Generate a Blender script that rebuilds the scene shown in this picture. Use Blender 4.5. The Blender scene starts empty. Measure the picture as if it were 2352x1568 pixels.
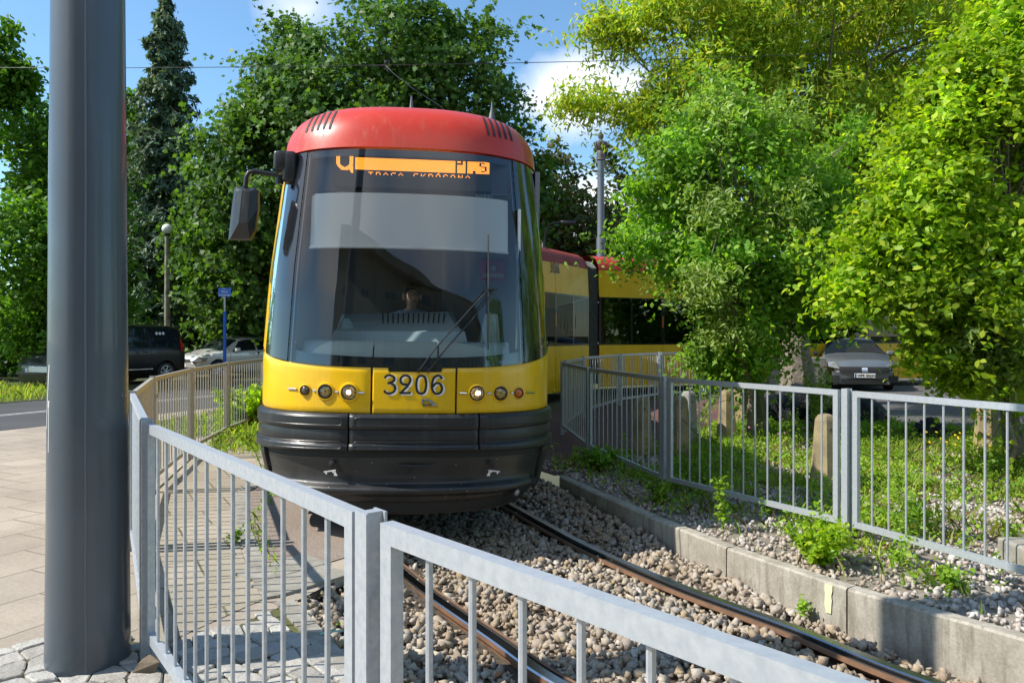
import bpy, bmesh, math, random
import numpy as np
from mathutils import Vector, Matrix, Euler
R = math.radians
SC = bpy.context.scene
COL = SC.collection
# ---------------------------------------------------------------- camera
FPX, CAMH, YH, CX = 1764.0, 1.5, 770.0, 1176.0        # focal length / horizon measured in a 2352 px wide frame
cam = bpy.data.cameras.new('camera'); cam_o = bpy.data.objects.new('camera', cam); COL.objects.link(cam_o)
cam.sensor_width = 36; cam.lens = 27.0; cam.shift_y = -14/2352.0
cam.clip_start = 0.05; cam.clip_end = 3000
cam_o.location = (0, 0, CAMH); cam_o.rotation_euler = (R(90), 0, 0)
SC.camera = cam_o
# ---------------------------------------------------------------- world
SUN_EL = R(46); SUN_AZ = Vector((-math.cos(R(9.5)), -math.sin(R(9.5)), 0))   # horizontal direction towards the sun
world = bpy.data.worlds.new("World"); SC.world = world; world.use_nodes = True
nt = world.node_tree; nt.nodes.clear()
def WN(t, **k):
    n = nt.nodes.new(t)
    for a, b in k.items(): setattr(n, a, b)
    return n
sky = WN('ShaderNodeTexSky', sky_type='NISHITA', sun_disc=False)
sky.sun_elevation = SUN_EL; sky.sun_rotation = math.atan2(SUN_AZ.x, SUN_AZ.y)
sky.air_density = 1.0; sky.dust_density = 0.15; sky.ozone_density = 4.0
tcw = WN('ShaderNodeTexCoord')
bg = WN('ShaderNodeBackground'); bg.inputs['Strength'].default_value = 0.13
outw = WN('ShaderNodeOutputWorld')
# clouds: soft puffs in given directions, broken up by noise (they live on the sky sphere)
def cloud(direction, size, soft, thr, scale, stretch=(1, 1, 1.6)):
    d = Vector(direction).normalized()
    nrm = WN('ShaderNodeVectorMath', operation='NORMALIZE'); nt.links.new(tcw.outputs['Generated'], nrm.inputs[0])
    sub = WN('ShaderNodeVectorMath', operation='SUBTRACT'); nt.links.new(nrm.outputs[0], sub.inputs[0]); sub.inputs[1].default_value = d
    mul = WN('ShaderNodeVectorMath', operation='MULTIPLY'); nt.links.new(sub.outputs[0], mul.inputs[0]); mul.inputs[1].default_value = stretch
    ln = WN('ShaderNodeVectorMath', operation='LENGTH'); nt.links.new(mul.outputs[0], ln.inputs[0])
    no = WN('ShaderNodeTexNoise'); no.inputs['Scale'].default_value = scale; no.inputs['Detail'].default_value = 7; no.inputs['Roughness'].default_value = .58
    nt.links.new(nrm.outputs[0], no.inputs['Vector'])
    a = WN('ShaderNodeMath', operation='MULTIPLY_ADD'); nt.links.new(no.outputs[0], a.inputs[0]); a.inputs[1].default_value = -size*thr; nt.links.new(ln.outputs['Value'], a.inputs[2])
    m = WN('ShaderNodeMapRange'); nt.links.new(a.outputs[0], m.inputs[0])
    m.inputs[1].default_value = size*.5; m.inputs[2].default_value = size*.5 - soft; m.inputs[3].default_value = 0; m.inputs[4].default_value = 1
    return m.outputs[0]
def pdir(px, py): return ((px-CX)/FPX, 1.0, (YH-py)/FPX)
masks = [cloud(pdir(1330, 215), .085, .05, .9, 9, (1, 1, 1.35)), cloud(pdir(1240, 235), .05, .035, .8, 12), cloud(pdir(1430, 190), .05, .035, .8, 12),
         cloud(pdir(690, 25), .05, .09, 1.3, 14), cloud(pdir(1340, 490), .09, .05, .8, 9, (1, 1, 1.5)),
         cloud((-.5, -1, .5), .5, .3, 1.0, 3), cloud((.35, -1, .75), .4, .3, 1.2, 3), cloud((-1, -.2, .5), .35, .3, 1.2, 3)]
acc = masks[0]
for m_ in masks[1:]:
    mx = WN('ShaderNodeMath', operation='MAXIMUM'); nt.links.new(acc, mx.inputs[0]); nt.links.new(m_, mx.inputs[1]); acc = mx.outputs[0]
mixc = WN('ShaderNodeMix', data_type='RGBA')
nt.links.new(acc, mixc.inputs['Factor']); hs_ = WN('ShaderNodeMix', data_type='RGBA', blend_type='MULTIPLY'); hs_.inputs['Factor'].default_value = 1; nt.links.new(sky.outputs[0], hs_.inputs['A']); hs_.inputs['B'].default_value = (.96, 1.12, 1.10, 1); nt.links.new(hs_.outputs['Result'], mixc.inputs['A']); mixc.inputs['B'].default_value = (6.6, 6.8, 7.2, 1)
nt.links.new(mixc.outputs['Result'], bg.inputs['Color']); nt.links.new(bg.outputs[0], outw.inputs[0])
# ---------------------------------------------------------------- sun
sl = bpy.data.lights.new('sun', 'SUN'); sl.energy = 4.6; sl.angle = R(.53); sl.color = (1, .95, .87)
so = bpy.data.objects.new('sun', sl); COL.objects.link(so)
_sd = Vector((SUN_AZ.x*math.cos(SUN_EL), SUN_AZ.y*math.cos(SUN_EL), math.sin(SUN_EL)))
so.rotation_euler = _sd.to_track_quat('Z', 'Y').to_euler(); so.location = (-20, -5, 20)
SC.view_settings.view_transform = 'Standard'; SC.view_settings.look = 'None'; SC.view_settings.exposure = 0.6; SC.view_settings.gamma = 1
SC.render.engine = 'CYCLES'
SC.cycles.max_bounces = 8; SC.cycles.transparent_max_bounces = 16; SC.cycles.diffuse_bounces = 3; SC.cycles.glossy_bounces = 4
SC.cycles.caustics_reflective = False; SC.cycles.caustics_refractive = False
# ---------------------------------------------------------------- helpers
def G(px, py, z=0.0):
    s = (py-YH)/(CAMH-z); return Vector(((px-CX)/s, FPX/s, z))
def P(px, py, Y): return Vector(((px-CX)*Y/FPX, Y, CAMH+(YH-py)*Y/FPX))
def tag(o, label=None, cat=None, group=None, kind=None):
    if label: o['label'] = label
    if cat: o['category'] = cat
    if group: o['group'] = group
    if kind: o['kind'] = kind
    return o
ROOTM = {}; WORLDS = set()
def empty(name, loc=(0, 0, 0), rot=(0, 0, 0)):
    o = bpy.data.objects.new(name, None); COL.objects.link(o); o.location = loc; o.rotation_euler = rot; o.empty_display_size = .2
    ROOTM[o] = Matrix.Translation(Vector(loc)) @ Euler(rot).to_matrix().to_4x4()
    return o
def link(o, parent=None, world=False):
    COL.objects.link(o)
    if parent is not None:
        o.parent = parent
        if world:
            if parent.name not in WORLDS: o.matrix_parent_inverse = ROOTM[parent].inverted()
            WORLDS.add(o.name)
    return o
class MB:
    """collects shapes and links them as ONE mesh"""
    def __init__(s): s.v = []; s.f = []; s.mi = []; s.cur = 0
    def add(s, vs, fs, M=None):
        b = len(s.v)
        for q in vs:
            q = Vector(q)
            if M is not None: q = M @ q
            s.v.append(tuple(q))
        for f in fs: s.f.append(tuple(i+b for i in f)); s.mi.append(s.cur)
        return s
    def box(s, x0, x1, y0, y1, z0, z1, M=None):
        vs = [(x0,y0,z0),(x1,y0,z0),(x1,y1,z0),(x0,y1,z0),(x0,y0,z1),(x1,y0,z1),(x1,y1,z1),(x0,y1,z1)]
        return s.add(vs, [(0,3,2,1),(4,5,6,7),(0,1,5,4),(1,2,6,5),(2,3,7,6),(3,0,4,7)], M)
    def rbox(s, x0, x1, y0, y1, z0, z1, r=.01, seg=3, M=None):
        bm = bmesh.new(); bmesh.ops.create_cube(bm, size=1)
        for v in bm.verts: v.co = Vector(((x0+x1)/2+v.co.x*(x1-x0), (y0+y1)/2+v.co.y*(y1-y0), (z0+z1)/2+v.co.z*(z1-z0)))
        bmesh.ops.bevel(bm, geom=bm.edges[:], offset=r, segments=seg, affect='EDGES', profile=.5)
        bm.verts.index_update()
        s.add([v.co.copy() for v in bm.verts], [[v.index for v in f.verts] for f in bm.faces], M); bm.free(); return s
    def bar(s, a, b, w, h, up=(0, 0, 1), ext=0):
        a = Vector(a); b = Vector(b); d = (b-a).normalized(); a = a-d*ext; b = b+d*ext
        u = Vector(up); sd = d.cross(u).normalized(); u = sd.cross(d)
        vs = []
        for c in (a, b):
            for i, j in ((-1,-1),(1,-1),(1,1),(-1,1)): vs.append(c+sd*(w/2*i)+u*(h/2*j))
        return s.add(vs, [(0,1,2,3),(7,6,5,4),(0,4,5,1),(1,5,6,2),(2,6,7,3),(3,7,4,0)])
    def tube(s, pts, r, n=8, caps=True):
        pts = [Vector(p) for p in pts]; rs = r if isinstance(r, (list, tuple)) else [r]*len(pts)
        rings = []; prev = None
        for i, p in enumerate(pts):
            d = (pts[min(i+1, len(pts)-1)]-pts[max(i-1, 0)]).normalized()
            if prev is None:
                a = Vector((0,0,1)) if abs(d.z) < .9 else Vector((1,0,0)); x = d.cross(a).normalized()
            else:
                x = (prev - d*prev.dot(d)); x = x.normalized() if x.length > 1e-6 else d.orthogonal().normalized()
            prev = x; y = d.cross(x)
            rings.append([p+(x*math.cos(2*math.pi*k/n)+y*math.sin(2*math.pi*k/n))*rs[i] for k in range(n)])
        vs = [q for rg in rings for q in rg]; fs = []
        for i in range(len(pts)-1):
            for k in range(n): fs.append((i*n+k, i*n+(k+1)%n, (i+1)*n+(k+1)%n, (i+1)*n+k))
        if caps: fs.append(tuple(range(n-1, -1, -1))); fs.append(tuple((len(pts)-1)*n+k for k in range(n)))
        return s.add(vs, fs)
    def lathe(s, prof, n=24, M=None, cap=True):
        vs = []; fs = []
        for r, z in prof:
            for k in range(n): vs.append((r*math.cos(2*math.pi*k/n), r*math.sin(2*math.pi*k/n), z))
        for i in range(len(prof)-1):
            for k in range(n): fs.append((i*n+k, i*n+(k+1)%n, (i+1)*n+(k+1)%n, (i+1)*n+k))
        if cap: fs.append(tuple(range(n-1, -1, -1))); fs.append(tuple((len(prof)-1)*n+k for k in range(n)))
        return s.add(vs, fs, M)
    def prism(s, poly, z0, z1, M=None):
        n = len(poly); vs = [(x, y, z0) for x, y in poly]+[(x, y, z1) for x, y in poly]
        fs = [tuple(range(n-1, -1, -1)), tuple(range(n, 2*n))]+[(i, (i+1)%n, n+(i+1)%n, n+i) for i in range(n)]
        return s.add(vs, fs, M)
    def grid(s, fn, nu, nv, M=None):
        vs = [fn(i/nu, j/nv) for j in range(nv+1) for i in range(nu+1)]
        fs = [(j*(nu+1)+i, j*(nu+1)+i+1, (j+1)*(nu+1)+i+1, (j+1)*(nu+1)+i) for j in range(nv) for i in range(nu)]
        return s.add(vs, fs, M)
    def build(s, name, mat, parent=None, smooth=False, world=False, sharp=35, mats=None):
        me = bpy.data.meshes.new(name); me.from_pydata(s.v, [], s.f)
        for m in (mats or [mat]): me.materials.append(m)
        if mats: me.polygons.foreach_set('material_index', s.mi)
        if smooth:
            me.polygons.foreach_set('use_smooth', [True]*len(me.polygons))
            bm = bmesh.new(); bm.from_mesh(me); bmesh.ops.remove_doubles(bm, verts=bm.verts, dist=1e-5)
            for e in bm.edges:
                e.smooth = (len(e.link_faces) == 2 and e.calc_face_angle(0) < R(sharp))
            bm.to_mesh(me); bm.free()
        me.update()
        return link(bpy.data.objects.new(name, me), parent, world)
def fast(name, V, F, mat, parent=None, smooth=False, world=False):
    V = np.ascontiguousarray(V, dtype=np.float32); F = np.ascontiguousarray(F, dtype=np.int32)
    me = bpy.data.meshes.new(name); m, k = F.shape
    me.vertices.add(len(V)); me.vertices.foreach_set('co', V.ravel())
    me.loops.add(m*k); me.loops.foreach_set('vertex_index', F.ravel())
    me.polygons.add(m); me.polygons.foreach_set('loop_start', np.arange(0, m*k, k, dtype=np.int32))
    me.polygons.foreach_set('loop_total', np.full(m, k, dtype=np.int32))
    if smooth: me.polygons.foreach_set('use_smooth', np.ones(m, dtype=bool))
    me.materials.append(mat); me.update(calc_edges=True); me.validate()
    return link(bpy.data.objects.new(name, me), parent, world)
def text_obj(name, s, size, mat, M, parent=None, depth=.002, align='CENTER', sx=1, world=False, bold=0, spacing=1):
    cu = bpy.data.curves.new(name, 'FONT'); cu.body = s; cu.size = size; cu.extrude = depth; cu.align_x = align; cu.align_y = 'CENTER'; cu.offset = bold; cu.space_character = spacing
    t = bpy.data.objects.new('tmp', cu); COL.objects.link(t)
    dg = bpy.context.evaluated_depsgraph_get(); me = bpy.data.meshes.new_from_object(t.evaluated_get(dg))
    bpy.data.objects.remove(t); bpy.data.curves.remove(cu)
    me.transform(M @ Matrix.Diagonal((sx, 1, 1, 1))); me.materials.clear(); me.materials.append(mat); me.name = name
    return link(bpy.data.objects.new(name, me), parent, world)
FRONT = Matrix(((1,0,0,0),(0,0,-1,0),(0,1,0,0),(0,0,0,1)))     # text plane -> faces -Y
# ---------------------------------------------------------------- materials
def newmat(name):
    m = bpy.data.materials.new(name); m.use_nodes = True; t = m.node_tree
    return m, t, t.nodes['Principled BSDF']
def nd(t, ty, **k):
    n = t.nodes.new(ty)
    for a, b in k.items():
        if isinstance(a, str) and hasattr(n, a): setattr(n, a, b)
    return n
def noise(t, scale, detail=4, rough=.55, coord='Object', vec=None):
    n = nd(t, 'ShaderNodeTexNoise'); n.inputs['Scale'].default_value = scale; n.inputs['Detail'].default_value = detail; n.inputs['Roughness'].default_value = rough
    if vec is None:
        c = nd(t, 'ShaderNodeTexCoord'); vec = c.outputs[coord]
    t.links.new(vec, n.inputs['Vector']); return n
def mixc_(t, fac, a, b, blend='MIX'):
    m = nd(t, 'ShaderNodeMix', data_type='RGBA', blend_type=blend)
    for s_, v in (('Factor', fac), ('A', a), ('B', b)):
        if isinstance(v, (int, float)): m.inputs[s_].default_value = v
        elif isinstance(v, tuple): m.inputs[s_].default_value = (*v[:3], 1)
        else: t.links.new(v, m.inputs[s_])
    return m.outputs['Result']
def ramp(t, inp, stops):
    r = nd(t, 'ShaderNodeValToRGB'); e = r.color_ramp.elements
    while len(e) < len(stops): e.new(.5)
    for i, (p_, c) in enumerate(stops):
        e[i].position = p_; e[i].color = (c, c, c, 1) if isinstance(c, (int, float)) else (*c, 1)
    t.links.new(inp, r.inputs[0]); return r.outputs[0]
def bump(t, b, h, strength=.3, dist=.01):
    n = nd(t, 'ShaderNodeBump'); n.inputs['Strength'].default_value = strength; n.inputs['Distance'].default_value = dist
    t.links.new(h, n.inputs['Height']); t.links.new(n.outputs[0], b.inputs['Normal']); return n
def pm(name, c, rough=.5, metal=0, var=.0, vs=6, c2=None, bmp=0, bs=60, bd=.003, coat=0, rvar=0, spec=.5, coord='Object'):
    m, t, b = newmat(name); b.inputs['Roughness'].default_value = rough; b.inputs['Metallic'].default_value = metal
    b.inputs['Coat Weight'].default_value = coat; b.inputs['Coat Roughness'].default_value = .04; b.inputs['Specular IOR Level'].default_value = spec
    if var or c2:
        n = noise(t, vs, 6, .6, coord)
        f = ramp(t, n.outputs[0], [(.35, 0.0), (.68, 1.0)])
        cc = c2 or tuple(x*(1-var) for x in c)
        t.links.new(mixc_(t, f, c, cc), b.inputs['Base Color'])
        if rvar:
            mr = nd(t, 'ShaderNodeMapRange'); t.links.new(f, mr.inputs[0]); mr.inputs[3].default_value = rough; mr.inputs[4].default_value = rough+rvar
            t.links.new(mr.outputs[0], b.inputs['Roughness'])
    else: b.inputs['Base Color'].default_value = (*c, 1)
    if bmp:
        n2 = noise(t, bs, 4, .6, coord); bump(t, b, n2.outputs[0], bmp, bd)
    return m
def leafmat(name, cols, trans=.45, rough=.45, spec=.35):
    m, t, b = newmat(name)
    g_ = nd(t, 'ShaderNodeNewGeometry')
    n = len(cols); cc = ramp(t, g_.outputs['Random Per Island'], [(i/(n-1) if n > 1 else 0, c) for i, c in enumerate(cols)])
    nn = noise(t, .9, 3); f = ramp(t, nn.outputs[0], [(.35, .72), (.65, 1.25)])
    cc2 = mixc_(t, 1.0, cc, f, 'MULTIPLY')
    t.links.new(cc2, b.inputs['Base Color']); b.inputs['Roughness'].default_value = rough; b.inputs['Specular IOR Level'].default_value = spec
    tr = nd(t, 'ShaderNodeBsdfTranslucent')
    hs = mixc_(t, 1.0, cc2, (1.6, 1.6, .5), 'MULTIPLY')
    t.links.new(hs, tr.inputs['Color'])
    ms = nd(t, 'ShaderNodeMixShader'); ms.inputs[0].default_value = trans
    t.links.new(b.outputs[0], ms.inputs[1]); t.links.new(tr.outputs[0], ms.inputs[2]); t.links.new(ms.outputs[0], t.nodes['Material Output'].inputs['Surface'])
    return m
def glassmat(name, tint=(.8, .85, .88), rough=.0, base=.04, power=1.0):
    m = bpy.data.materials.new(name); m.use_nodes = True; t = m.node_tree; t.nodes.clear()
    o = nd(t, 'ShaderNodeOutputMaterial'); tr = nd(t, 'ShaderNodeBsdfTransparent'); tr.inputs[0].default_value = (*tint, 1)
    gl = nd(t, 'ShaderNodeBsdfGlossy'); gl.inputs['Roughness'].default_value = rough; gl.inputs[0].default_value = (1, 1, 1, 1)
    fr = nd(t, 'ShaderNodeFresnel'); fr.inputs[0].default_value = 1.5
    mu = nd(t, 'ShaderNodeMath', operation='MULTIPLY_ADD'); t.links.new(fr.outputs[0], mu.inputs[0]); mu.inputs[1].default_value = power; mu.inputs[2].default_value = base; mu.use_clamp = True
    ms = nd(t, 'ShaderNodeMixShader'); t.links.new(mu.outputs[0], ms.inputs[0]); t.links.new(tr.outputs[0], ms.inputs[1]); t.links.new(gl.outputs[0], ms.inputs[2]); t.links.new(ms.outputs[0], o.inputs[0])
    return m
M_ = {}
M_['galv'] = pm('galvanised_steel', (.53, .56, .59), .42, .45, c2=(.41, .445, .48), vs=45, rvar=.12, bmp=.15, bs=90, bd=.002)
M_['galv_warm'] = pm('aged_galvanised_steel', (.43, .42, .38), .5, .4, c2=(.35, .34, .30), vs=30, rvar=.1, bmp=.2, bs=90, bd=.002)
M_['mast'] = pm('mast_paint', (.075, .095, .118), .3, 0, var=.22, vs=2.2, bmp=.12, bs=38, bd=.004, coat=.25, rvar=.12)
def streaky(name, c, rough, coat, dirt, amt=.5):
    m, t, b = newmat(name); tc = nd(t, 'ShaderNodeTexCoord'); mp = nd(t, 'ShaderNodeMapping'); mp.inputs['Scale'].default_value = (14, 14, .9); t.links.new(tc.outputs['Object'], mp.inputs[0])
    n1 = noise(t, 1.6, 5, .65, vec=mp.outputs[0]); n2 = noise(t, 2.2, 5, .6); n3 = noise(t, 120, 3, .8)
    f1 = ramp(t, n1.outputs[0], [(.52, 0.0), (.72, 1.0)]); f2 = ramp(t, n2.outputs[0], [(.42, 0.0), (.7, 1.0)]); mu = nd(t, 'ShaderNodeMath', operation='MULTIPLY'); t.links.new(f1, mu.inputs[0]); mu.inputs[1].default_value = amt
    cc = mixc_(t, mu.outputs[0], mixc_(t, f2, c, tuple(x*.86 for x in c)), dirt); sp = ramp(t, n3.outputs[0], [(.70, 0.0), (.74, .35)]); cc = mixc_(t, sp, cc, (.10, .07, .04)); t.links.new(cc, b.inputs['Base Color'])
    b.inputs['Coat Weight'].default_value = coat; b.inputs['Coat Roughness'].default_value = .08; mr = nd(t, 'ShaderNodeMapRange'); t.links.new(f1, mr.inputs[0]); mr.inputs[3].default_value = rough; mr.inputs[4].default_value = rough+.25; t.links.new(mr.outputs[0], b.inputs['Roughness']); return m
M_['yellow'] = streaky('yellow_paint', (.87, .51, .0), .30, .3, (.50, .33, .03), .35)
M_['red'] = streaky('red_paint', (.60, .042, .015), .36, .18, (.42, .10, .06), .3)
M_['redbrown'] = pm('brownish_red_paint', (.36, .05, .022), .55, 0, var=.25, vs=2.5, rvar=.15, spec=.3)  # darker, browner red for the roof of section A
M_['black'] = streaky('black_plastic', (.020, .022, .024), .36, .0, (.06, .055, .048), .5)
M_['glossblack'] = pm('gloss_black', (.012, .014, .018), .12, 0, coat=.6)
M_['rubber'] = pm('rubber', (.02, .02, .02), .75)
M_['chrome'] = pm('chrome', (.75, .76, .78), .14, 1)
M_['white'] = pm('white_paint', (.78, .78, .76), .5)
M_['inkblack'] = pm('black_lettering', (.01, .01, .01), .5)
M_['dash'] = pm('grey_blue_plastic', (.36, .47, .50), .55, 0, bmp=.1, bs=300, bd=.001)
M_['dark'] = pm('dark_interior', (.02, .022, .024), .7)
M_['concrete'] = pm('concrete', (.34, .32, .27), .85, 0, c2=(.20, .185, .15), vs=7, bmp=.5, bs=70, bd=.006)
# ================================================================= the setting
def sheet(name, poly, z, mat, **kw):
    mb = MB(); mb.add([(x, y, z) for x, y in poly], [tuple(range(len(poly)))])
    o = mb.build(name, mat); o['kind'] = 'structure'; return o
def soil_mat(name, a, b, c):
    m, t, bb = newmat(name); n = noise(t, 1.3, 6); n2 = noise(t, 26, 5, .7)
    f = ramp(t, n.outputs[0], [(.38, 0.0), (.62, 1.0)])
    t.links.new(mixc_(t, ramp(t, n2.outputs[0], [(.4, 0.0), (.6, 1.0)]), mixc_(t, f, a, b), c), bb.inputs['Base Color'])
    bb.inputs['Roughness'].default_value = .95; bump(t, bb, n2.outputs[0], .8, .02); return m
grass_g = soil_mat('grass_soil', (.045, .075, .018), (.075, .10, .03), (.07, .055, .03))
gravel_g = soil_mat('gravel_soil', (.30, .27, .23), (.17, .15, .11), (.22, .19, .14))
ballast_g = soil_mat('ballast_soil', (.10, .075, .05), (.15, .12, .09), (.06, .045, .03))
bark_ground = soil_mat('yard_soil', (.16, .13, .10), (.11, .10, .07), (.2, .17, .13))
def slab_mat(name, c1, c2, joint, bw, bh, rot, mortar=.012, moss=True, off=.5, bumpd=.006):
    m, t, b = newmat(name)
    tc = nd(t, 'ShaderNodeTexCoord'); mp = nd(t, 'ShaderNodeMapping'); mp.inputs['Rotation'].default_value = (0, 0, rot); t.links.new(tc.outputs['Object'], mp.inputs[0])
    wob = noise(t, 3.0, 2); sc_ = nd(t, 'ShaderNodeVectorMath', operation='SCALE'); t.links.new(wob.outputs['Color'], sc_.inputs[0]); sc_.inputs['Scale'].default_value = .018
    ad = nd(t, 'ShaderNodeVectorMath', operation='ADD'); t.links.new(mp.outputs[0], ad.inputs[0]); t.links.new(sc_.outputs[0], ad.inputs[1])
    br = nd(t, 'ShaderNodeTexBrick'); br.offset = off; t.links.new(ad.outputs[0], br.inputs['Vector'])
    br.inputs['Scale'].default_value = 1; br.inputs['Brick Width'].default_value = bw; br.inputs['Row Height'].default_value = bh; br.inputs['Mortar Size'].default_value = mortar/2
    br.inputs['Mortar Smooth'].default_value = .25; br.inputs['Color1'].default_value = (*c1, 1); br.inputs['Color2'].default_value = (*c2, 1); br.inputs['Bias'].default_value = 0
    n = noise(t, .9, 7, .7); n2 = noise(t, 55, 4, .7)
    jc = mixc_(t, ramp(t, n.outputs[0], [(.45, 0.0), (.56, 1.0)]), joint, (.07, .085, .012) if moss else joint); t.links.new(jc, br.inputs['Mortar'])
    dirt = mixc_(t, ramp(t, n.outputs[0], [(.38, .0), (.62, .65)]), br.outputs[0], tuple(x*.72 for x in c2))
    fine = mixc_(t, 1.0, dirt, ramp(t, n2.outputs[0], [(.3, .82), (.7, 1.12)]), 'MULTIPLY')
    t.links.new(fine, b.inputs['Base Color']); b.inputs['Roughness'].default_value = .88
    inv = nd(t, 'ShaderNodeMath', operation='MULTIPLY_ADD'); t.links.new(br.outputs['Fac'], inv.inputs[0]); inv.inputs[1].default_value = -1
    mul = nd(t, 'ShaderNodeMath', operation='MULTIPLY'); t.links.new(n2.outputs[0], mul.inputs[0]); mul.inputs[1].default_value = .25; t.links.new(mul.outputs[0], inv.inputs[2])
    bump(t, b, inv.outputs[0], .7, bumpd); return m
SLABROT = -R(63)
slabs = slab_mat('pavement_slabs', (.43, .365, .285), (.35, .295, .23), (.13, .105, .07), .5, .5, SLABROT, .011)
slabs_mossy = slab_mat('mossy_slabs', (.42, .365, .28), (.33, .285, .21), (.10, .085, .04), .5, .5, -R(30), .016)
redbrick = slab_mat('red_brick_paving', (.17, .075, .06), (.12, .055, .045), (.06, .045, .035), .2, .1, R(38), .009, False)
def asphalt_mat(name, a, bcol, sc=120):
    m, t, b = newmat(name); n = noise(t, sc, 3, .8); n2 = noise(t, .5, 4); n3 = noise(t, 9, 4)
    c = mixc_(t, ramp(t, n.outputs[0], [(.42, 0.0), (.62, 1.0)]), a, bcol)
    c = mixc_(t, 1.0, c, ramp(t, n2.outputs[0], [(.3, .8), (.7, 1.15)]), 'MULTIPLY')
    t.links.new(c, b.inputs['Base Color']); b.inputs['Roughness'].default_value = .85; bump(t, b, n.outputs[0], .6, .004); return m
asphalt = asphalt_mat('asphalt', (.045, .047, .05), (.085, .085, .085))
oldtar = asphalt_mat('brown_tarmac', (.19, .145, .11), (.33, .27, .22), 75)
BZ = -.25
# base ground: one sheet with a lowered trough for the track bed
ground = MB()
big = 900
kerbline = [(.50-.35, 8.9), (.50, 8.14), (.90, 6.9), (1.27, 5.9), (1.62, 5.11), (1.97, 4.52), (2.34, 3.94), (2.51, 3.76), (3.3, 2.9), (4.6, 1.7), (7.5, -.6)]
leftline = [(-2.35, 9.0), (-1.75, 7.4), (-1.35, 6.1), (-.97, 5.0), (-1.22, 4.36), (-.80, 3.56), (-.35, 3.0), (.5, 2.3), (2.2, 1.0), (5.0, -1.6)]
# outer ring built as quads around the trough
def strip(mb, A, B, z):
    n = len(A); mb.add([(x, y, z) for x, y in A]+[(x, y, z) for x, y in B], [(i, i+1, n+i+1, n+i) for i in range(n-1)])
kl = kerbline; ll = leftline
strip(ground, [(x+.06, y+.02) for x, y in kl], [(big, y*1.0 + (big if i == 0 else 0)*0 + 200*(9-i)/9) for i, (x, y) in enumerate(kl)], -.012)
ground_r = ground.build('ground', gravel_g); ground_r['kind'] = 'structure'
gl = MB(); strip(gl, [(-big, 200*(9-i)/9) for i in range(len(ll))], ll, -.012)
gl.add([(-big, 200, -.012), (-2.35, 9.0, -.012), (kl[0][0], kl[0][1], -.012), (big, 200, -.012), (big, big*2, -.012), (-big, big*2, -.012)], [(0, 1, 2, 3, 4, 5)])
gl.add([(-big, 0, -.012), (5.0, -1.6, -.012), (7.5, -.6, -.012), (big, -22, -.012), (big, -big, -.012), (-big, -big, -.012)], [(0, 5, 4, 3, 2, 1)])
o = gl.build('ground', grass_g); o['kind'] = 'structure'
# track bed (closed trough)
tb = MB(); lp = [(x, y) for x, y in ll]; kp = [(x, y) for x, y in kl]
n_ = len(ll)
tb.add([(x, y, BZ-.06) for x, y in lp[:10]]+[(x, y, BZ-.06) for x, y in (kp[:1]+kp[2:])[:10]], [(i, 10+i, 11+i, i+1) for i in range(9)])
for line in (lp,):
    k = len(line); tb.add([(x, y, BZ-.03) for x, y in line]+[(x, y, -.012) for x, y in line], [(i, i+1, k+i+1, k+i) for i in range(k-1)])
tb.box(-2.37, .17, 8.96, 9.02, BZ-.03, -.012)
tb.add([(lp[-1][0], lp[-1][1], BZ-.03), (kp[-1][0], kp[-1][1], BZ-.03), (kp[-1][0], kp[-1][1], -.012), (lp[-1][0], lp[-1][1], -.012)], [(0, 1, 2, 3)])
tb.add([(kp[8][0], kp[8][1], BZ-.031), (lp[9][0], lp[9][1], BZ-.031), (kp[10][0], kp[10][1], BZ-.031), (kp[9][0], kp[9][1], BZ-.031)], [(0, 1, 2, 3)])
o = tb.build('track_bed', ballast_g); o['kind'] = 'structure'
# pavement left of the fence
nr = Vector((-.9, .42)); dr = Vector((.42, .9))
def rp(n, t, _n=nr.copy(), _d=dr.copy()): v = _n*n+_d*t; return (v.x, v.y)
sheet('pavement', [rp(12.5, -25), rp(12.5, 8), rp(12.35, 14), (-4.75, 18.5), (-4.4, 13.3), (-4.17, 11.3), (-3.91, 9.3), (-3.44, 7.35), (-2.9, 6.0), (-2.35, 9), (-1.75, 7.4), (-1.35, 6.1), (-.97, 5.0), (-1.22, 4.36), (-.8, 3.56), (-.35, 3.0), (.5, 2.3), (2.2, 1.0), (5.0, -1.6), (6, -20)], -.004, slabs)
sheet('pavement', [(-3.40, 7.35), (-3.88, 9.3), (-4.1, 11.3), (-3.0, 12.4), (-2.3, 9.5), (-2.25, 8.2), (-2.62, 7.26), (-2.12, 5.87), (-1.66, 4.85), (-1.42, 4.37), (-1.75, 3.62), (-2.66, 5.38)], .000, slabs_mossy)
sheet('tarmac_patch', [(-2.52, 7.26), (-2.52, 8.9), (-2.37, 8.9), (-1.77, 7.4), (-1.37, 6.1), (-1.06, 5.28), (-1.42, 4.80), (-1.55, 4.83), (-2.03, 5.87)], .002, oldtar)
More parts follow.
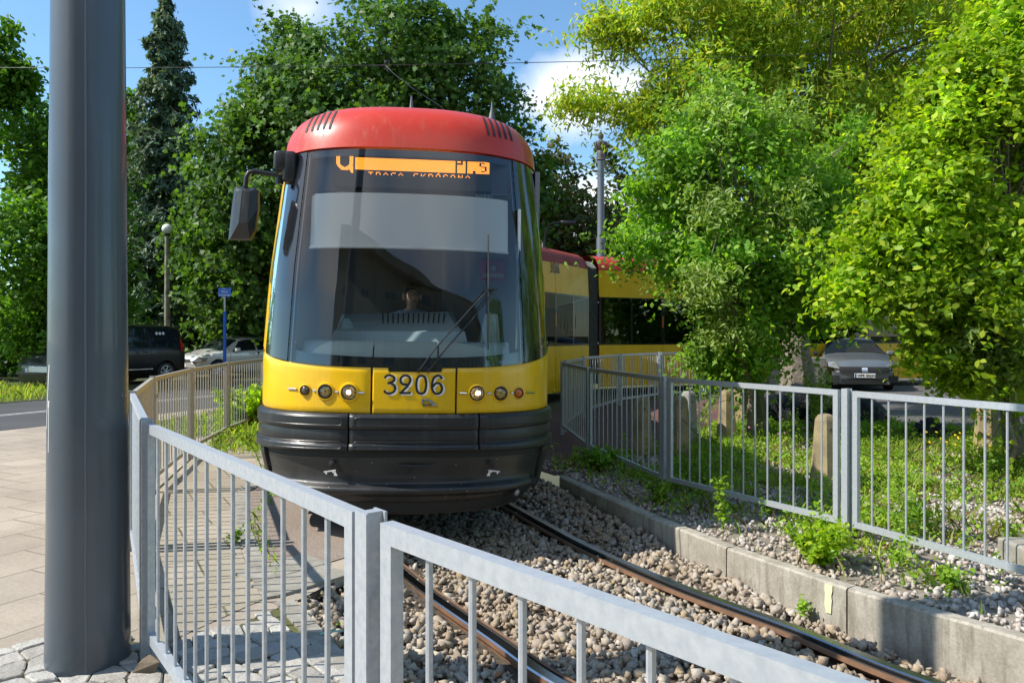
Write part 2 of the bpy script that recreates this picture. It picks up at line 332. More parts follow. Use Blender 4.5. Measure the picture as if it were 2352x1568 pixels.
# grass verge along the left fence, road, far verge
sheet('grass_verge', [rp(11.6, 8.6), (-4.05, 11.2), (-3.1, 11.6), (-3.0, 13.5), (-4.0, 15.5), rp(11.1, 12.5)], .003, grass_g)
sheet('road', [rp(12.53, -60), rp(12.53, 8), rp(12.38, 14), rp(12.4, 40), rp(12.4, 120), rp(20, 120), rp(20, 40), rp(17.6, 18), rp(17.5, 7), rp(17.5, -60)], -.003, asphalt)
lines = MB()
for dn in (-.09, .09):
    strip(lines, [rp(14.9+dn-.035, t) for t in range(-40, 40, 2)], [rp(14.9+dn+.035, t) for t in range(-40, 40, 2)], .001)
o = lines.build('road_marking', pm('road_paint', (.62, .62, .6), .7, 0, c2=(.35, .35, .34), vs=25)); o['kind'] = 'structure'
kb = MB()
A = [rp(17.35, t) for t in range(-20, 7, 2)]+[rp(17.5, 6.6), rp(17.9, 7.2), rp(18.6, 7.6), rp(20.5, 7.7)]
B = [rp(17.52, t) for t in range(-20, 7, 2)]+[rp(17.62, 6.5), rp(17.98, 7.02), rp(18.65, 7.42), rp(20.5, 7.5)]
n = len(A); kb.add([(x, y, -.01) for x, y in A]+[(x, y, .11) for x, y in A]+[(x, y, .11) for x, y in B]+[(x, y, -.01) for x, y in B],
    [(i, i+1, n+i+1, n+i) for i in range(n-1)]+[(n+i, n+i+1, 2*n+i+1, 2*n+i) for i in range(n-1)]+[(2*n+i, 2*n+i+1, 3*n+i+1, 3*n+i) for i in range(n-1)])
o = kb.build('road_kerb', M_['concrete']); o['kind'] = 'structure'
sheet('far_pavement', [rp(17.53, -30), rp(17.53, 6.3), rp(18.7, 7.3), rp(20.5, 7.4), rp(20.5, -30)], .10, asphalt_mat('grey_pavement', (.16, .15, .13), (.24, .23, .2)))
sheet('parking_strip', [rp(17.9, 7.3), rp(17.6, 11), rp(17.6, 14), rp(19.2, 14), rp(19.6, 7.8)], .004, grass_g)
# red brick strip and right hand yard
sheet('brick_paving', [(.46, 8.2), (1.02, 9.3), (1.75, 10.2), (2.7, 11.7), (4.3, 14.6), (5.6, 17.4), (3.0, 17.9), (1.6, 16.5), (.3, 14.5), (-.5, 12), (-.5, 9.2), (.12, 9.2), (.2, 8.7)], .001, redbrick)
sheet('yard_road', [(4.8, 17.5), (5.6, 14.4), (7.3, 12.0), (9.5, 11.0), (14, 11.5), (40, 15), (60, 40), (20, 40), (12, 26)], .004, asphalt_mat('yard_asphalt', (.07, .068, .065), (.14, .13, .115)))
# concrete kerb slabs beside the track
kmat, t, b = newmat('kerb_concrete'); n1 = noise(t, 5, 5); n2 = noise(t, 60, 4, .7)
mp = nd(t, 'ShaderNodeMapping'); tc = nd(t, 'ShaderNodeTexCoord'); mp.inputs['Scale'].default_value = (9, 9, 1.2); t.links.new(tc.outputs['Object'], mp.inputs[0]); n3 = noise(t, 2.2, 4, .6, vec=mp.outputs[0])
c = mixc_(t, ramp(t, n1.outputs[0], [(.4, 0.0), (.65, 1.0)]), (.40, .365, .30), (.29, .26, .205)); c = mixc_(t, ramp(t, n3.outputs[0], [(.5, 0.0), (.66, .7)]), c, (.2, .175, .135))
c = mixc_(t, 1.0, c, ramp(t, n2.outputs[0], [(.3, .8), (.6, 1.08)]), 'MULTIPLY')
t.links.new(c, b.inputs['Base Color']); b.inputs['Roughness'].default_value = .9; bump(t, b, n2.outputs[0], .4, .004)
kpts = [Vector((x, y)) for x, y in kerbline[1:]]
def along(pts, step):
    out = [pts[0].copy()]; need = step; 
    for a, b_ in zip(pts, pts[1:]):
        L = (b_-a).length; pos = need
        while pos <= L: out.append(a+(b_-a)*(pos/L)); pos += step
        need = pos-L
    return out
ks = MB(); kq = along(kpts, .98)
for a, b_ in zip(kq, kq[1:]):
    d = (b_-a).normalized(); nn = Vector((d.y*-1, d.x)); nn = nn if nn.x > 0 else -nn
    a2 = a+d*.006; b2 = b_-d*.006; w = .1; ch = .012; jz = random.Random(a.x).uniform(-.008, .008)
    prof = [(0, -.33), (0, .012-ch+jz), (ch, .012+jz), (w-ch, .012+jz), (w, .012-ch+jz), (w, -.33)]
    m = len(prof); vs = [(*(q+nn*o_), z) for q in (a2, b2) for o_, z in prof]
    ks.add(vs, [(i, i+1, m+i+1, m+i) for i in range(m-1)]+[tuple(range(m)), tuple(range(2*m-1, m-1, -1))])
o = ks.build('track_kerb', kmat); o['kind'] = 'structure'
# yellow-white survey paint stroke on the kerb
a = Vector((1.97, 4.52)); pk = MB(); q = G(1876, 1335); 
d = (Vector((2.34, 3.94))-Vector((1.62, 5.11))).normalized(); nn = Vector((-d.y, d.x)); nn = nn if nn.x > 0 else -nn
c0 = Vector((1.97, 4.52))+ (Vector((1.62, 5.11))-Vector((1.97, 4.52))).normalized()*.12
rr = random.Random(4); zs = [.004, -.03, -.06, -.09, -.12, -.15, -.17]
pk.add([(*(c0-nn*.004+d*(-.022+rr.uniform(-.008, .004))), z) for z in zs]+[(*(c0-nn*.004+d*(.022+rr.uniform(-.008, .006))), z) for z in zs], [(i, i+1, 8+i, 7+i) for i in range(6)])
o = pk.build('paint_mark', pm('survey_paint', (.78, .8, .42), .7, 0, c2=(.55, .55, .36), vs=40)); o['kind'] = 'structure'
# small kerb strip on the left, slabs at its end
ls = MB()
LK = [Vector(p) for p in [(-2.62, 8.6), (-2.62, 7.26), (-2.10, 5.87), (-1.64, 4.85), (-1.40, 4.37)]]
for a, b_ in zip(LK, LK[1:]):
    L = (b_-a).length; k = max(1, round(L/.8))
    for i in range(k):
        p0 = a+(b_-a)*(i/k); p1 = a+(b_-a)*((i+1)/k); d = (p1-p0).normalized(); nn = Vector((-d.y, d.x)); nn = nn if nn.x > 0 else -nn
        p0 = p0+d*.005; p1 = p1-d*.005
        ls.add([(*p0, -.05), (*(p0+nn*.1), -.05), (*(p1+nn*.1), -.05), (*p1, -.05), (*p0, .012), (*(p0+nn*.1), .012), (*(p1+nn*.1), .012), (*p1, .012)], [(4,5,6,7),(0,1,5,4),(1,2,6,5),(2,3,7,6),(3,0,4,7)])
LK2 = [Vector(p) for p in [(-1.33, 4.30), (-1.1, 3.93), (-.88, 3.56), (-.5, 3.05), (.3, 2.35)]]
for a, b_ in zip(LK2, LK2[1:]):
    d = (b_-a).normalized(); nn = Vector((-d.y, d.x)); nn = nn if nn.x > 0 else -nn; p0 = a+d*.005; p1 = b_-d*.005
    ls.add([(*p0, -.2), (*(p0+nn*.1), -.2), (*(p1+nn*.1), -.2), (*p1, -.2), (*p0, .012), (*(p0+nn*.1), .012), (*(p1+nn*.1), .012), (*p1, .012)], [(4,5,6,7),(0,1,5,4),(1,2,6,5),(2,3,7,6),(3,0,4,7)])
for i, (x0, y0) in enumerate([(-1.34, 4.40), (-1.53, 4.64)]):
    Mx = Matrix.Translation((x0, y0, 0)) @ Matrix.Rotation(R(50), 4, 'Z'); ls.box(.0, .52, 0, .29, -.05, .014, Mx)
o = ls.build('edging_kerb', M_['concrete']); o['kind'] = 'structure'
gm = MB(); gm.add([(-.96, 3.84, .0165), (-.86, 3.88, .0165), (-.85, 3.86, .0165), (-.95, 3.81, .0165)], [(0, 3, 2, 1)]); o = gm.build('paint_mark', pm('green_paint', (.25, .5, .36), .7)); o['kind'] = 'structure'
# granite setts around the mast foot
cm, t, b = newmat('granite_setts'); gi = nd(t, 'ShaderNodeNewGeometry'); n1 = noise(t, 150, 3, .8); n2 = noise(t, 14, 3)
c = ramp(t, gi.outputs['Random Per Island'], [(0, (.38, .36, .32)), (.35, (.50, .48, .43)), (.7, (.31, .29, .25)), (1, (.43, .40, .35))])
c = mixc_(t, ramp(t, n1.outputs[0], [(.5, 0.0), (.62, .7)]), c, (.16, .155, .15)); t.links.new(c, b.inputs['Base Color']); b.inputs['Roughness'].default_value = .85; bump(t, b, n2.outputs[0], .8, .02)
rs = random.Random(11); st = MB()
def inpoly(x, y, poly):
    c_ = False; j = len(poly)-1
    for i in range(len(poly)):
        if (poly[i][1] > y) != (poly[j][1] > y) and x < (poly[j][0]-poly[i][0])*(y-poly[i][1])/(poly[j][1]-poly[i][1])+poly[i][0]: c_ = not c_
        j = i
    return c_
setpoly = [(-2.75, 3.42), (-2.42, 3.63), (-2.33, 3.84), (-1.95, 3.80), (-1.67, 3.71), (-1.49, 3.84), (-1.29, 4.24), (-.80, 3.50), (-.45, 3.05), (0, 2.5), (-.6, 1.9), (-2.3, 2.9), (-2.9, 3.3)]
cr, sr = math.cos(R(38)), math.sin(R(38)); S_ = .115; jit = {}
def jv(i, j):
    if (i, j) not in jit: jit[(i, j)] = (rs.uniform(-.032, .032), rs.uniform(-.032, .032))
    a_, b_ = jit[(i, j)]; return (i*S_+a_+(j % 2)*.0, j*S_*.95+b_)
sheet('setts_bed', setpoly, -.001, pm('joint_soil', (.075, .065, .03), .95, 0, c2=(.10, .12, .02), vs=5, bmp=.8, bs=60))
for i in range(-45, 45):
    for j in range(-45, 60):
        q = [jv(i, j), jv(i+1, j), jv(i+1, j+1), jv(i, j+1)]; cx = sum(a for a, _ in q)/4; cy = sum(b_ for _, b_ in q)/4
        wx, wy = cx*cr-cy*sr-1.5, cx*sr+cy*cr+3.3
        if not inpoly(wx, wy, setpoly) : continue
        h = rs.uniform(.008, .02); tx, ty = rs.uniform(-.08, .08), rs.uniform(-.08, .08); vs = []
        for sc_, zz in ((.96, 0), (.93, h*.7), (.84, h)):
            pts = []
            for a_, b_ in q:
                for f in (0,): pts.append((cx+(a_-cx)*sc_, cy+(b_-cy)*sc_))
            for k in range(4):
                a_, b_ = pts[k]; a2, b2 = pts[(k+1) % 4]
                for fr in (.12, .88):
                    xx = a_+(a2-a_)*fr; yy = b_+(b2-b_)*fr
                    vs.append((xx*cr-yy*sr-1.5, xx*sr+yy*cr+3.3, zz+(xx-cx)*tx+(yy-cy)*ty))
        st.add(vs, [(l*8+k, l*8+(k+1) % 8, (l+1)*8+(k+1) % 8, (l+1)*8+k) for l in range(2) for k in range(8)]+[tuple(range(16, 24))])
o = st.build('cobbled_paving', cm); o['kind'] = 'structure'
# ================================================================= rails and ballast
steel, t, b = newmat('rail_steel'); b.inputs['Metallic'].default_value = 1; b.inputs['Roughness'].default_value = .22; b.inputs['Base Color'].default_value = (.42, .42, .43, 1)
rust = pm('rail_rust', (.22, .115, .06), .75, .1, c2=(.13, .07, .04), vs=9, bmp=.3, bs=80)
groove = pm('rail_groove_dark', (.03, .028, .026), .7)  # near-black tone for the groove faces
railR = [(-1.9, 14), (-.75, 9.8), (-.35, 8.4), (.05, 7.38), (.586, 6.08), (1.087, 5.13), (1.587, 4.39), (2.03, 3.66), (2.9, 2.7), (4.1, 1.55), (6.1, -.2)]
railL = [(-3.2, 13.5), (-2.1, 9.2), (-1.6, 7.5), (-1.22, 6.35), (-.66, 5.17), (-.1, 4.21), (.238, 3.65), (.95, 2.75), (1.95, 1.75), (3.5, .5), (5.4, -1.1)]
def smooth_path(pts, n=10):
    P_ = [Vector(p) for p in pts]; out = []
    for i in range(len(P_)-1):
        a, b_, c_, d = P_[max(i-1, 0)], P_[i], P_[i+1], P_[min(i+2, len(P_)-1)]
        for k in range(n):
            u = k/n; out.append(.5*((2*b_)+(c_-a)*u+(2*a-5*b_+4*c_-d)*u*u+(3*b_-a-3*c_+d)*u**3))
    out.append(P_[-1]); return out
def rail(path, sgn, label):
    # profile: groove rail; sgn=+1: groove on +normal side
    prof = [(-.075, -.30), (-.075, -.285), (-.012, -.27), (-.012, -.20), (-.036, -.185), (-.036, -.158), (-.028, -.15), (.026, -.15), (.036, -.156), (.037, -.176), (.040, -.190), (.066, -.190), (.070, -.168), (.086, -.166), (.090, -.19), (.060, -.212), (.014, -.222), (.012, -.27), (.075, -.285), (.075, -.30)]
    mats = [1, 1, 1, 1, 1, 0, 0, 0, 0, 2, 2, 2, 1, 1, 1, 1, 1, 1, 1]
    pth = smooth_path(path); mb = MB(); rings = []
    for i, p in enumerate(pth):
        d = (pth[min(i+1, len(pth)-1)]-pth[max(i-1, 0)]).normalized(); nn = Vector((d.y, -d.x)); nn = nn if nn.x > 0 else -nn; nn *= sgn
        rings.append([(p.x+nn.x*a, p.y+nn.y*a, z) for a, z in prof])
    m = len(prof)
    for i in range(len(rings)-1):
        for k in range(m-1):
            mb.cur = mats[k]; mb.add([rings[i][k], rings[i][k+1], rings[i+1][k+1], rings[i+1][k]], [(0, 1, 2, 3)])
    o = mb.build('tram_rail', None, mats=[steel, rust, groove], smooth=True, sharp=25); tag(o, label, 'rail', 'rails of the tram track'); return o
rail(railR, -1, 'outer curved rail running beside the concrete kerb')
rail(railL, 1, 'inner curved rail running close behind the near grey railing')
wood = pm('old_sleeper_wood', (.16, .10, .065), .9, 0, c2=(.08, .05, .035), vs=6, bmp=.8, bs=30, bd=.01)
sl1 = MB(); A_, B_ = Vector((.35, 3.05, 0)), Vector((2.0, 4.25, 0))
sl1.bar((.05, 3.33, -.29), (2.3, 3.60, -.29), .24, .10); o = sl1.build('railway_sleeper', wood)
tag(o, 'weathered dark wooden sleeper under the rails at the bottom of the picture', 'sleeper')
def fastening(x, y, name_lab):
    r0 = empty('rail_fastening', (x, y, -.285)); tag(r0, name_lab, 'rail bolt', 'rusty rail fastenings')
    mb = MB(); mb.box(-.06, .06, -.05, .05, 0, .018); mb.build('base_plate', rust, r0)
    mb = MB(); mb.lathe([(.024, .018), (.024, .04), (.016, .041), (.014, .075), (.0, .078)], 6); mb.build('bolt', rust, r0)
for i, (px, py, lb) in enumerate([(1588, 1425, 'rusty bolt on its plate beside the right rail, nearest the kerb'), (1765, 1515, 'rusty bolt at the inner foot of the right rail, right behind the near railing')]):
    g_ = G(px, py, -.27); fastening(g_.x, g_.y, lb)
# ballast stones -------------------------------------------------
def stone_protos(k, seed):
    r = random.Random(seed); out = []
    for _ in range(k):
        bm = bmesh.new()
        sx_, sy_, sz_ = r.uniform(.85, 1.35), r.uniform(.65, 1.0), r.uniform(.45, .85)
        for ix in (-1, 1):
            for iy in (-1, 1):
                for iz in (-1, 1): bm.verts.new(Vector(((ix+r.uniform(-.75, .35)*ix)*sx_, (iy+r.uniform(-.75, .35)*iy)*sy_, (iz+r.uniform(-.75, .35)*iz)*sz_))*.38)
        bm.verts.new(Vector((r.uniform(-.4, .4), r.uniform(-.4, .4), sz_*1.1))*.38)
        bmesh.ops.convex_hull(bm, input=bm.verts[:]); bmesh.ops.delete(bm, geom=[v for v in bm.verts if not v.link_faces], context='VERTS')
        bmesh.ops.triangulate(bm, faces=bm.faces[:]); bm.verts.index_update()
        out.append((np.array([v.co[:] for v in bm.verts]), np.array([[v.index for v in f.verts] for f in bm.faces]))); bm.free()
    return out
PRO = stone_protos(24, 5)
def euler_mats(n, rg):
    q = rg.normal(size=(n, 4)); q /= np.linalg.norm(q, axis=1)[:, None]; w, x, y, z = q.T
    return np.stack([np.stack([1-2*(y*y+z*z), 2*(x*y-z*w), 2*(x*z+y*w)], 1), np.stack([2*(x*y+z*w), 1-2*(x*x+z*z), 2*(y*z-x*w)], 1), np.stack([2*(x*z-y*w), 2*(y*z+x*w), 1-2*(x*x+y*y)], 1)], 1)
def stones(name, pts, sizes, mat, seed, **kw):
    rg = np.random.default_rng(seed); n = len(pts); which = rg.integers(0, len(PRO), n); Rm = euler_mats(n, rg); Vs = []; Fs = []; base = 0
    for k, (pv, pf) in enumerate(PRO):
        id_ = np.where(which == k)[0]
        if not len(id_): continue
        v = np.einsum('nij,vj->nvi', Rm[id_], pv)*sizes[id_][:, None, None]+pts[id_][:, None, :]
        f = pf[None]+(np.arange(len(id_))*len(pv))[:, None, None]+base
        Vs.append(v.reshape(-1, 3)); Fs.append(f.reshape(-1, 3)); base += len(id_)*len(pv)
    o = fast(name, np.concatenate(Vs), np.concatenate(Fs), mat); return o
def rockmat(name, cols):
    m, t, b = newmat(name); gi = nd(t, 'ShaderNodeNewGeometry'); c = ramp(t, gi.outputs['Random Per Island'], [(i/(len(cols)-1), c_) for i, c_ in enumerate(cols)])
    n = noise(t, 60, 4, .7); n2 = noise(t, .8, 3)
    c = mixc_(t, 1.0, c, ramp(t, n.outputs[0], [(.3, .7), (.7, 1.15)]), 'MULTIPLY')
    c = mixc_(t, ramp(t, n2.outputs[0], [(.42, 0.0), (.58, .5)]), c, (.29, .20, .11))
    t.links.new(c, b.inputs['Base Color']); b.inputs['Roughness'].default_value = .85; bump(t, b, n.outputs[0], .25, .004); return m
rock_b = rockmat('ballast_stone', [(.28, .225, .155), (.42, .365, .29), (.20, .16, .12), (.54, .50, .44), (.35, .26, .15), (.33, .295, .26), (.47, .41, .31), (.27, .23, .20)])
rock_w = rockmat('pale_gravel_stone', [(.46, .42, .38), (.55, .51, .46), (.38, .34, .30), (.60, .57, .53), (.42, .35, .30), (.50, .45, .41)])
rg = np.random.default_rng(3)
bpoly = [(x, y) for x, y in ll[:9]]+[(4.4, 1.6), (3.28, 2.85), (2.49, 3.72), (2.3, 3.90), (1.93, 4.48), (1.58, 5.07), (1.24, 5.86), (.87, 6.86), (.47, 8.1), (.2, 8.8)]
N = 25000; bx = rg.uniform(-2.3, 3.6, N*2); by = rg.uniform(1.6, 8.9, N*2)
keep = np.array([inpoly(x, y, bpoly) for x, y in zip(bx, by)]); bx, by = bx[keep], by[keep]
mnd = np.full(len(bx), 9.0)
for path in (railL, railR):
    for q in smooth_path(path, 8): mnd = np.minimum(mnd, np.hypot(bx-q.x, by-q.y))
hz = np.sin(bx*3.1+1)*np.cos(by*2.3)*.018+np.where(mnd < .2, -.02, .0)
kp_ = mnd > .075; bx, by, hz, mnd = bx[kp_], by[kp_], hz[kp_], mnd[kp_]
def dist_to(line, x, y):
    best = np.full(len(x), 99.)
    for (ax_, ay_), (bx_, by_) in zip(line, line[1:]):
        vx, vy = bx_-ax_, by_-ay_; t = np.clip(((x-ax_)*vx+(y-ay_)*vy)/(vx*vx+vy*vy), 0, 1); best = np.minimum(best, np.hypot(x-ax_-t*vx, y-ay_-t*vy))
    return best
dL, dR = dist_to(ll, bx, by), dist_to(kl, bx, by)
floor_ = np.full(len(bx), -.195); floor_ = np.where(dL < .6, -.035-(dL/.6)**.7*.16, floor_)
kd = np.interp(by, [3.0, 4.6, 5.2, 6.2, 8], [-.255, -.235, -.175, -.13, -.10]); wR = np.clip(1-dR/.75, 0, 1); floor_ = floor_*(1-wR)+kd*wR
zz = floor_+hz+rg.uniform(-.035, .022, len(bx)); zz = np.where(mnd < .13, np.minimum(zz, -.205), zz); BFL = (bx, by, floor_)
sz = .030+.050*rg.random(len(bx))**1.8
nx_, ny_ = 70, 90; gx, gy = np.meshgrid(np.linspace(-2.2, 3.9, nx_), np.linspace(1.3, 9.0, ny_)); gxf, gyf = gx.ravel(), gy.ravel()
gL, gR = dist_to(ll, gxf, gyf), dist_to(kl, gxf, gyf); gf = np.where(gL < .6, -.035-(gL/.6)**.7*.16, -.195); gk = np.interp(gyf, [3.0, 4.6, 5.2, 6.2, 8], [-.255, -.235, -.175, -.13, -.10]); gw = np.clip(1-gR/.75, 0, 1); gf = gf*(1-gw)+gk*gw-.028
gb = [(x, y) for x, y in ll]+[(x-.0, y) for x, y in kl[::-1]]; ins = np.array([inpoly(a_, b_, gb) for a_, b_ in zip(gxf, gyf)]); gf = np.where(ins, gf, -.4)
Fg = np.array([(j*nx_+i, j*nx_+i+1, (j+1)*nx_+i+1, (j+1)*nx_+i) for j in range(ny_-1) for i in range(nx_-1)]); og = fast('ballast_bed', np.stack([gxf, gyf, gf], 1), Fg, ballast_g, smooth=True); og['kind'] = 'structure'
o = stones('track_ballast', np.stack([bx, by, zz], 1), sz, rock_b, 8); tag(o, 'brown and grey crushed stone filling the track bed', 'ballast', None, 'stuff')
# ================================================================= mast in the foreground
mr = empty('tram_mast', (-1.952, 3.54, 0)); tag(mr, 'tall dark blue-grey steel mast with a vertical weld seam, left foreground', 'mast')
mb = MB(); prof = [(.1775, -.02), (.177, .02), (.1705, .6), (.144, 4.2), (.114, 8.6)]; mb.lathe(prof, 48); mb.build('pole', M_['mast'], mr, smooth=True)
mb = MB(); rs = random.Random(2); pts = []
for i in range(60):
    z = .0+i*.14; rad = .1735-.0067*z; a = R(-65); pts.append((math.cos(a)*rad+rs.uniform(-.001, .001), math.sin(a)*rad, z))
mb.tube(pts, .0045, 6); mb.build('weld_seam', pm('seam_paint', (.12, .15, .18), .3), mr, smooth=True)
for (z0, z1, a0, a1, w) in ((1.08, 1.37, -141, -129, 2.2), (.98, 1.20, -130, -130, 1.6), (1.18, 1.21, -130.5, -129.5, 3.2), (2.2, 2.42, -143, -142, 1.6), (1.95, 2.2, -144, -144, 1.2)):
    mb = MB()
    for k in range(8):
        za = z0+(z1-z0)*k/8; zb = z0+(z1-z0)*(k+1)/8; ra = .1745-.0067*za
        aa = a0+(a1-a0)*k/8; ab = a0+(a1-a0)*(k+1)/8
        mb.add([(math.cos(R(q))*ra, math.sin(R(q))*ra, z) for q, z in ((aa-w/2, za), (aa+w/2, za), (ab+w/2, zb), (ab-w/2, zb))], [(0, 1, 2, 3)])
    mb.build('paint_scrawl', M_['white'], mr)
mb = MB(); rr2 = random.Random(6); pts = [(R(-118+rr2.uniform(-4, 4)), .12+.05*k) for k in range(5)]; vs = [(math.cos(a)*.1745, math.sin(a)*.1745, z) for a, z in [(R(-132), .10), (R(-128), .17), (R(-124), .13), (R(-121), .09), (R(-125), .05), (R(-130), .06)]]; mb.add(vs, [tuple(range(6))]); mb.build('chipped_paint', pm('chip_brown', (.30, .19, .12), .8), mr)
mb = MB(); mb.lathe([(.11, 8.55), (.2, 8.6), (.2, 8.7), (.0, 8.85)], 24); mb.build('cap', M_['mast'], mr, smooth=True)
sg = MB(); pv, pf = PRO[3]; sg.add([tuple(v*.125) for v in pv], [tuple(f) for f in pf]); o = sg.build('loose_stone', pm('dark_stone', (.10, .075, .05), .9, 0, c2=(.18, .14, .1), vs=20, bmp=.8, bs=60)); o.location = (-1.62, 3.40, .04)
tag(o, 'single dark brown stone lying at the foot of the mast', 'stone')
# ================================================================= railings
def angle_bar(mb, a, b, w, up=(0, 0, 1)): mb.bar(a, b, w, w, up)
def post(x, y, root, mat, rot, h=1.1, cap=True):
    po = MB(); Mx = Matrix.Translation((x, y, 0)) @ Matrix.Rotation(rot, 4, 'Z')
    w = .026; tk = .006       # T/I shaped post: flange, web, flange
    po.box(-w, w, -w, -w+tk, -.05, h+.012, Mx); po.box(-w, w, w-tk, w, -.05, h+.012, Mx); po.box(-tk/2-.012, tk/2+.012, -w+tk, w-tk, -.05, h+.012, Mx)
    p_ = po.build('post', mat, root)
    for z in (.22, .92):
        bk = MB(); bk.box(-.055, .055, -.004, .004, z-.02, z+.02, Mx @ Matrix.Translation((0, -.034, 0)))
        for s in (-1, 1): bk.box(.036*s-.007, .036*s+.007, -.046, -.036, z-.007, z+.007, Mx)
        bk.build('bracket', mat, p_)
def panel(a, b, root, mat, z0=.14, z1=1.1, n=13, gap=.085, w=.042, bar_r=.0075):
    a = Vector(a); b = Vector(b); d = (b-a).normalized(); a = a+d*gap; b = b-d*gap; L = (b-a).length
    A0 = Vector((*a, z0)); A1 = Vector((*a, z1-w/2)); B0 = Vector((*b, z0)); B1 = Vector((*b, z1-w/2)); nrm = Vector((-d.y, d.x, 0)); D = Vector((d.x, d.y, 0))
    fr = MB()
    def piece(p, q, up, m0, m1):       # mitred square tube
        dd = (q-p).normalized(); sd = nrm; u = Vector(up); h = w/2; vs = []
        for c_, m in ((p, m0), (q, m1)):
            for i, j in ((-1, -1), (1, -1), (1, 1), (-1, 1)): vs.append(c_+sd*(h*.75*i)+u*(h*j)+dd*(m*h*j))
        fr.add(vs, [(0,1,2,3),(7,6,5,4),(0,4,5,1),(1,5,6,2),(2,6,7,3),(3,7,4,0)])
    Z = Vector((0, 0, 1))
    piece(A1, B1, Z, -1, 1); piece(A0, B0, -Z, -1, 1); piece(A0, A1, -D, -1, 1); piece(B0, B1, D, -1, 1)
    f = fr.build('railing_panel', mat, root)
    for k in range(n):
        p = a+(b-a)*((k+1)/(n+1)); bm_ = MB(); bm_.tube([(p.x, p.y, z0+w/2-.002), (p.x, p.y, z1-w+.002)], bar_r, 8, False); bm_.build('bar', mat, f, smooth=True)
def railing(name, pts, lab, matf, skip_first=False, ext=None):
    root = empty('railing', (pts[0][0], pts[0][1], 0)); tag(root, lab, 'railing', 'galvanised steel railings along the track')
    inv = -Vector((pts[0][0], pts[0][1], 0))
    P2 = [(Vector(p)-Vector(pts[0])) for p in pts]
    for i, p in enumerate(P2):
        q = P2[min(i+1, len(P2)-1)]-P2[max(i-1, 0)]; post(p.x, p.y, root, matf(i), math.atan2(q.y, q.x))
    for i in range(len(P2)-1): panel(P2[i], P2[i+1], root, matf(i))
    return root
# near fence: foreground panel, then running back along the left of the tram
railing('l', [(1.08, .10), (-.312, 1.70), (-1.69, 3.55), (-2.66, 5.38), (-3.44, 7.35), (-3.91, 9.35), (-4.19, 11.3), (-4.3, 13.3)],
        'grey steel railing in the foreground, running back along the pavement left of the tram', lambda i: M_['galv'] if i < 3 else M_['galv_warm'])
railing('r', [(3.30, 3.72), (2.44, 5.60), (1.46, 7.35), (.946, 9.50), (.76, 11.6)], 'grey steel railing between the tram and the weedy gravel on the right', lambda i: M_['galv'])
railing('f', [(.83, 12.0), (1.30, 14.0), (2.30, 16.4), (3.44, 17.95), (4.78, 18.9), (6.3, 19.6)], 'farther grey railing in front of the rear tram sections', lambda i: M_['galv'])
# ================================================================= the tram
TYAW, TROLL = R(6.0), R(.85)
TL = (-.785, 5.50, 0.0)
tram = empty('tram', TL, (0, TROLL, TYAW)); tag(tram, 'yellow, red and black articulated tram 3206 with two lit headlamps, heading out of a bend', 'tram')
TM = ROOTM[tram]; TI = TM.inverted()
def tab(pairs):
    z = np.arange(0, 3.6, .01); v = np.interp(z, [p[0] for p in pairs], [p[1] for p in pairs])
    k = np.ones(9)/9; vp = np.pad(v, 4, mode='edge'); v = np.convolve(vp, k, 'valid'); return lambda q: float(np.interp(q, z, v))
w_ = tab([(0, .98), (.17, 1.0), (.3, 1.10), (.6, 1.175), (.93, 1.165), (1.3, 1.17), (2.0, 1.135), (2.6, 1.08), (2.92, 1.05), (3.05, 1.04), (3.14, 1.01), (3.22, .955), (3.28, .885), (3.32, .78), (3.345, .66), (3.36, .45), (3.6, .45)])
y_ = tab([(0, .16), (.17, .14), (.3, .07), (.6, .05), (.93, .05), (1.26, .065), (1.8, .12), (2.92, .30), (3.05, .33), (3.14, .37), (3.22, .44), (3.28, .54), (3.32, .68), (3.345, .85), (3.36, 1.35), (3.6, 1.35)])
PE = 2.6; LC = .98; TEND = 8.2
def S0(a, z):
    w, y0 = w_(z), y_(z); b = min(abs(a), 1.0); t = b*math.pi/2; sg = 1 if a >= 0 else -1
    x = w*math.sin(t)**(2/PE); y = y0+LC*(1-max(math.cos(t), 0)**(2/PE))
    if abs(a) > 1: y += (abs(a)-1)*(TEND-y0-LC)
    return Vector((sg*x, y, z))
def S(a, z, off=0.0):
    p = S0(a, z)
    if off == 0: return p
    e = .004
    if abs(a) < .02: da = Vector((1, 0, 0))
    else:
        da = S0(a+e if abs(a) < 1 else a+e, z)-S0(a-e, z)
    dz = S0(a, z+.01)-S0(a, z-.01); n = da.cross(dz)
    n = n.normalized() if n.length > 1e-12 else Vector((0, -1, 0)); return p+n*off
def ax(x, z):
    k = min(abs(x)/w_(z), .9999); return math.copysign(math.asin(k**(PE/2))*2/math.pi, x)
def at(px, py):
    Y = 5.8
    for _ in range(25):
        l = TI @ P(px, py, Y); a = ax(max(-w_(l.z)*.999, min(w_(l.z)*.999, l.x)), l.z); s = S0(a, l.z); Y2 = (TM @ Vector((l.x, s.y, l.z))).y; Y += (Y2-Y)*.7
    return l.x, l.z
def LP(px, py, Y): return TI @ P(px, py, Y)
